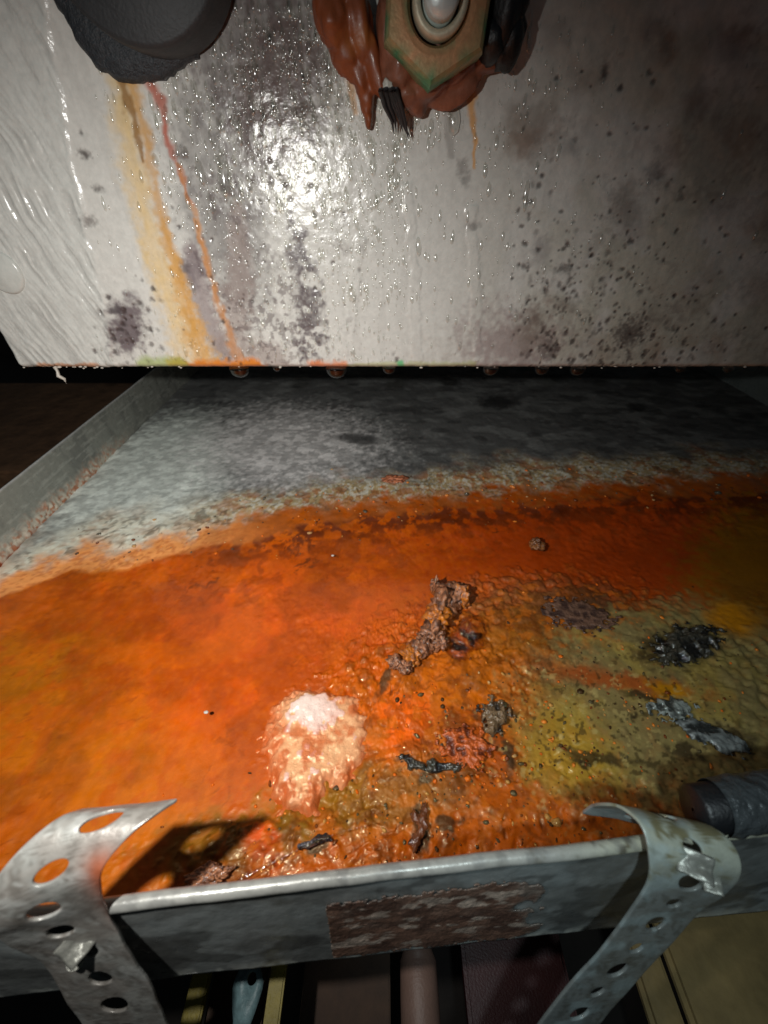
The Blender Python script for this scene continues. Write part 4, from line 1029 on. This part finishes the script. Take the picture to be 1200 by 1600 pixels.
tag(mesh_np('rust_crumbs', np.concatenate(BV), np.concatenate(BF), M['clod'], None, np.concatenate(BC)), 'tiny crumbs of rust and grit strewn over the sludge', 'crumbs', kind='stuff')

# taped hose end lying over the rim on the right
hose = empty('taped_hose', (.13, .037, .048)); tag(hose, 'black hose end wrapped in crumpled grey tape behind the right strap hook', 'hose')
bm = bmesh.new(); tube(bm, [(.0943, .0365, .041), (.0944, .0365, .041), (.0956, .0365, .041), (.125, .039, .042), (.30, .057, .045)], [.0005, .0058, .0066, .0068, .0068], 32)
bm_obj('hose_tube', bm, M['hose'], hose)
A, T = np.meshgrid(np.linspace(0, 1, 160), np.linspace(0, 2 * math.pi, 72))
xx = .101 + A * .085; rr = .0074 + .0016 * (fbm(xx, np.sin(T) * .01 + np.cos(T) * .013, 240, 3, 401) - .35) * ss(0, .05, A)
mesh_np('tape_wrap', np.stack([xx, .0365 + (xx - .0955) * .1 + rr * np.cos(T), .041 + (xx - .0955) * .02 + rr * np.sin(T)], -1).reshape(-1, 3), quads(72, 160), M['foil'], hose)

# ------------------------------------------------------------------ under the tray
def lay(px, py, z): X_, Y_ = at(px, py, z); return X_, Y_
def slab(name, m, px0, px1, z, y0, y1, th, label, cat, bev=.0008, grp=None):
    xa = lay(px0, 1570, z)[0]; xb = lay(px1, 1570, z)[0]
    bm = bmesh.new(); box(bm, xa, xb, y0, y1, z - th, z, bev)
    return tag(bm_obj(name, bm, m, None, False), label, cat, grp)
slab('yellow_strip', M['yellow'], 288, 318, -.085, -.20, .25, .004, 'flat yellow strip under the tray nearest the left strap', 'strip', grp='yellow strips under the tray')
slab('yellow_strip', M['yellow'], 415, 440, -.085, -.20, .25, .004, 'flat yellow strip under the tray beside the dark gap', 'strip', grp='yellow strips under the tray')
slab('wooden_board', M['wood'], 324, 412, -.093, -.22, .27, .012, 'dark brown board between the two yellow strips', 'board')
slab('wooden_board', M['wood'], 470, 610, -.15, -.22, .30, .012, 'shadowy board low down left of the pink pipe', 'board')
bm = bmesh.new(); xa, _ = lay(662, 1570, -.10)
tube(bm, [(xa, -.25, -.112), (xa - .001, .0, -.112), (xa - .001, .012, -.112), (xa - .001, .016, -.112)], [.0092, .0092, .0090, .0070], 28)
tag(bm_obj('pipe', bm, M['pipe']), 'dull pinkish pipe under the middle of the tray', 'pipe')
slab('red_board', M['maroon'], 730, 900, -.14, -.22, .30, .01, 'dark maroon panel in the gloom under the tray', 'panel', .002)
slab('tan_board', M['tan'], 1072, 1330, -.070, -.20, .28, .006, 'tan sheet below the tray at the right', 'sheet', .002)
slab('tan_board', M['tan'], 1010, 1062, -.082, -.20, .28, .006, 'narrow tan strip in the shade of the right strap', 'sheet', .002)
# pale blue tab with a hole
bm = bmesh.new(); X_, Y_ = lay(385, 1545, -.078); n = 28; ri, ro = [], []
for i in range(n):
    t_ = 2 * math.pi * i / n; ex = math.cos(t_) * .0065 * (1 - .35 * max(0, -math.sin(t_))); ey = math.sin(t_) * (.0085 if math.sin(t_) > 0 else .0145)
    k_ = 1 + .18 * mn.noise(Vector((math.cos(t_) * 2, math.sin(t_) * 2, 4)))
    ro.append(bm.verts.new((X_ + ex * k_, Y_ + ey * k_, -.080))); ri.append(bm.verts.new((X_ + .0015 + math.cos(t_) * .0022, Y_ + .003 + math.sin(t_) * .0022, -.0788)))
for i in range(n): bm.faces.new((ro[i], ro[(i + 1) % n], ri[(i + 1) % n], ri[i]))
o = bm_obj('plastic_tab', bm, M['blue'], None); o.modifiers.new('t', 'SOLIDIFY').thickness = .0012
tag(o, 'pale blue torn tab with a hole, under the tray between the yellow strips', 'tab')
# dark beam beyond the left wall
bm = bmesh.new(); box(bm, -.80, -.34, .42, .72, -.26, -.09, .004)
tag(bm_obj('wooden_beam', bm, M['beam'], None, False), 'dark timber barely lit in the gloom beyond the left wall of the tray', 'beam')
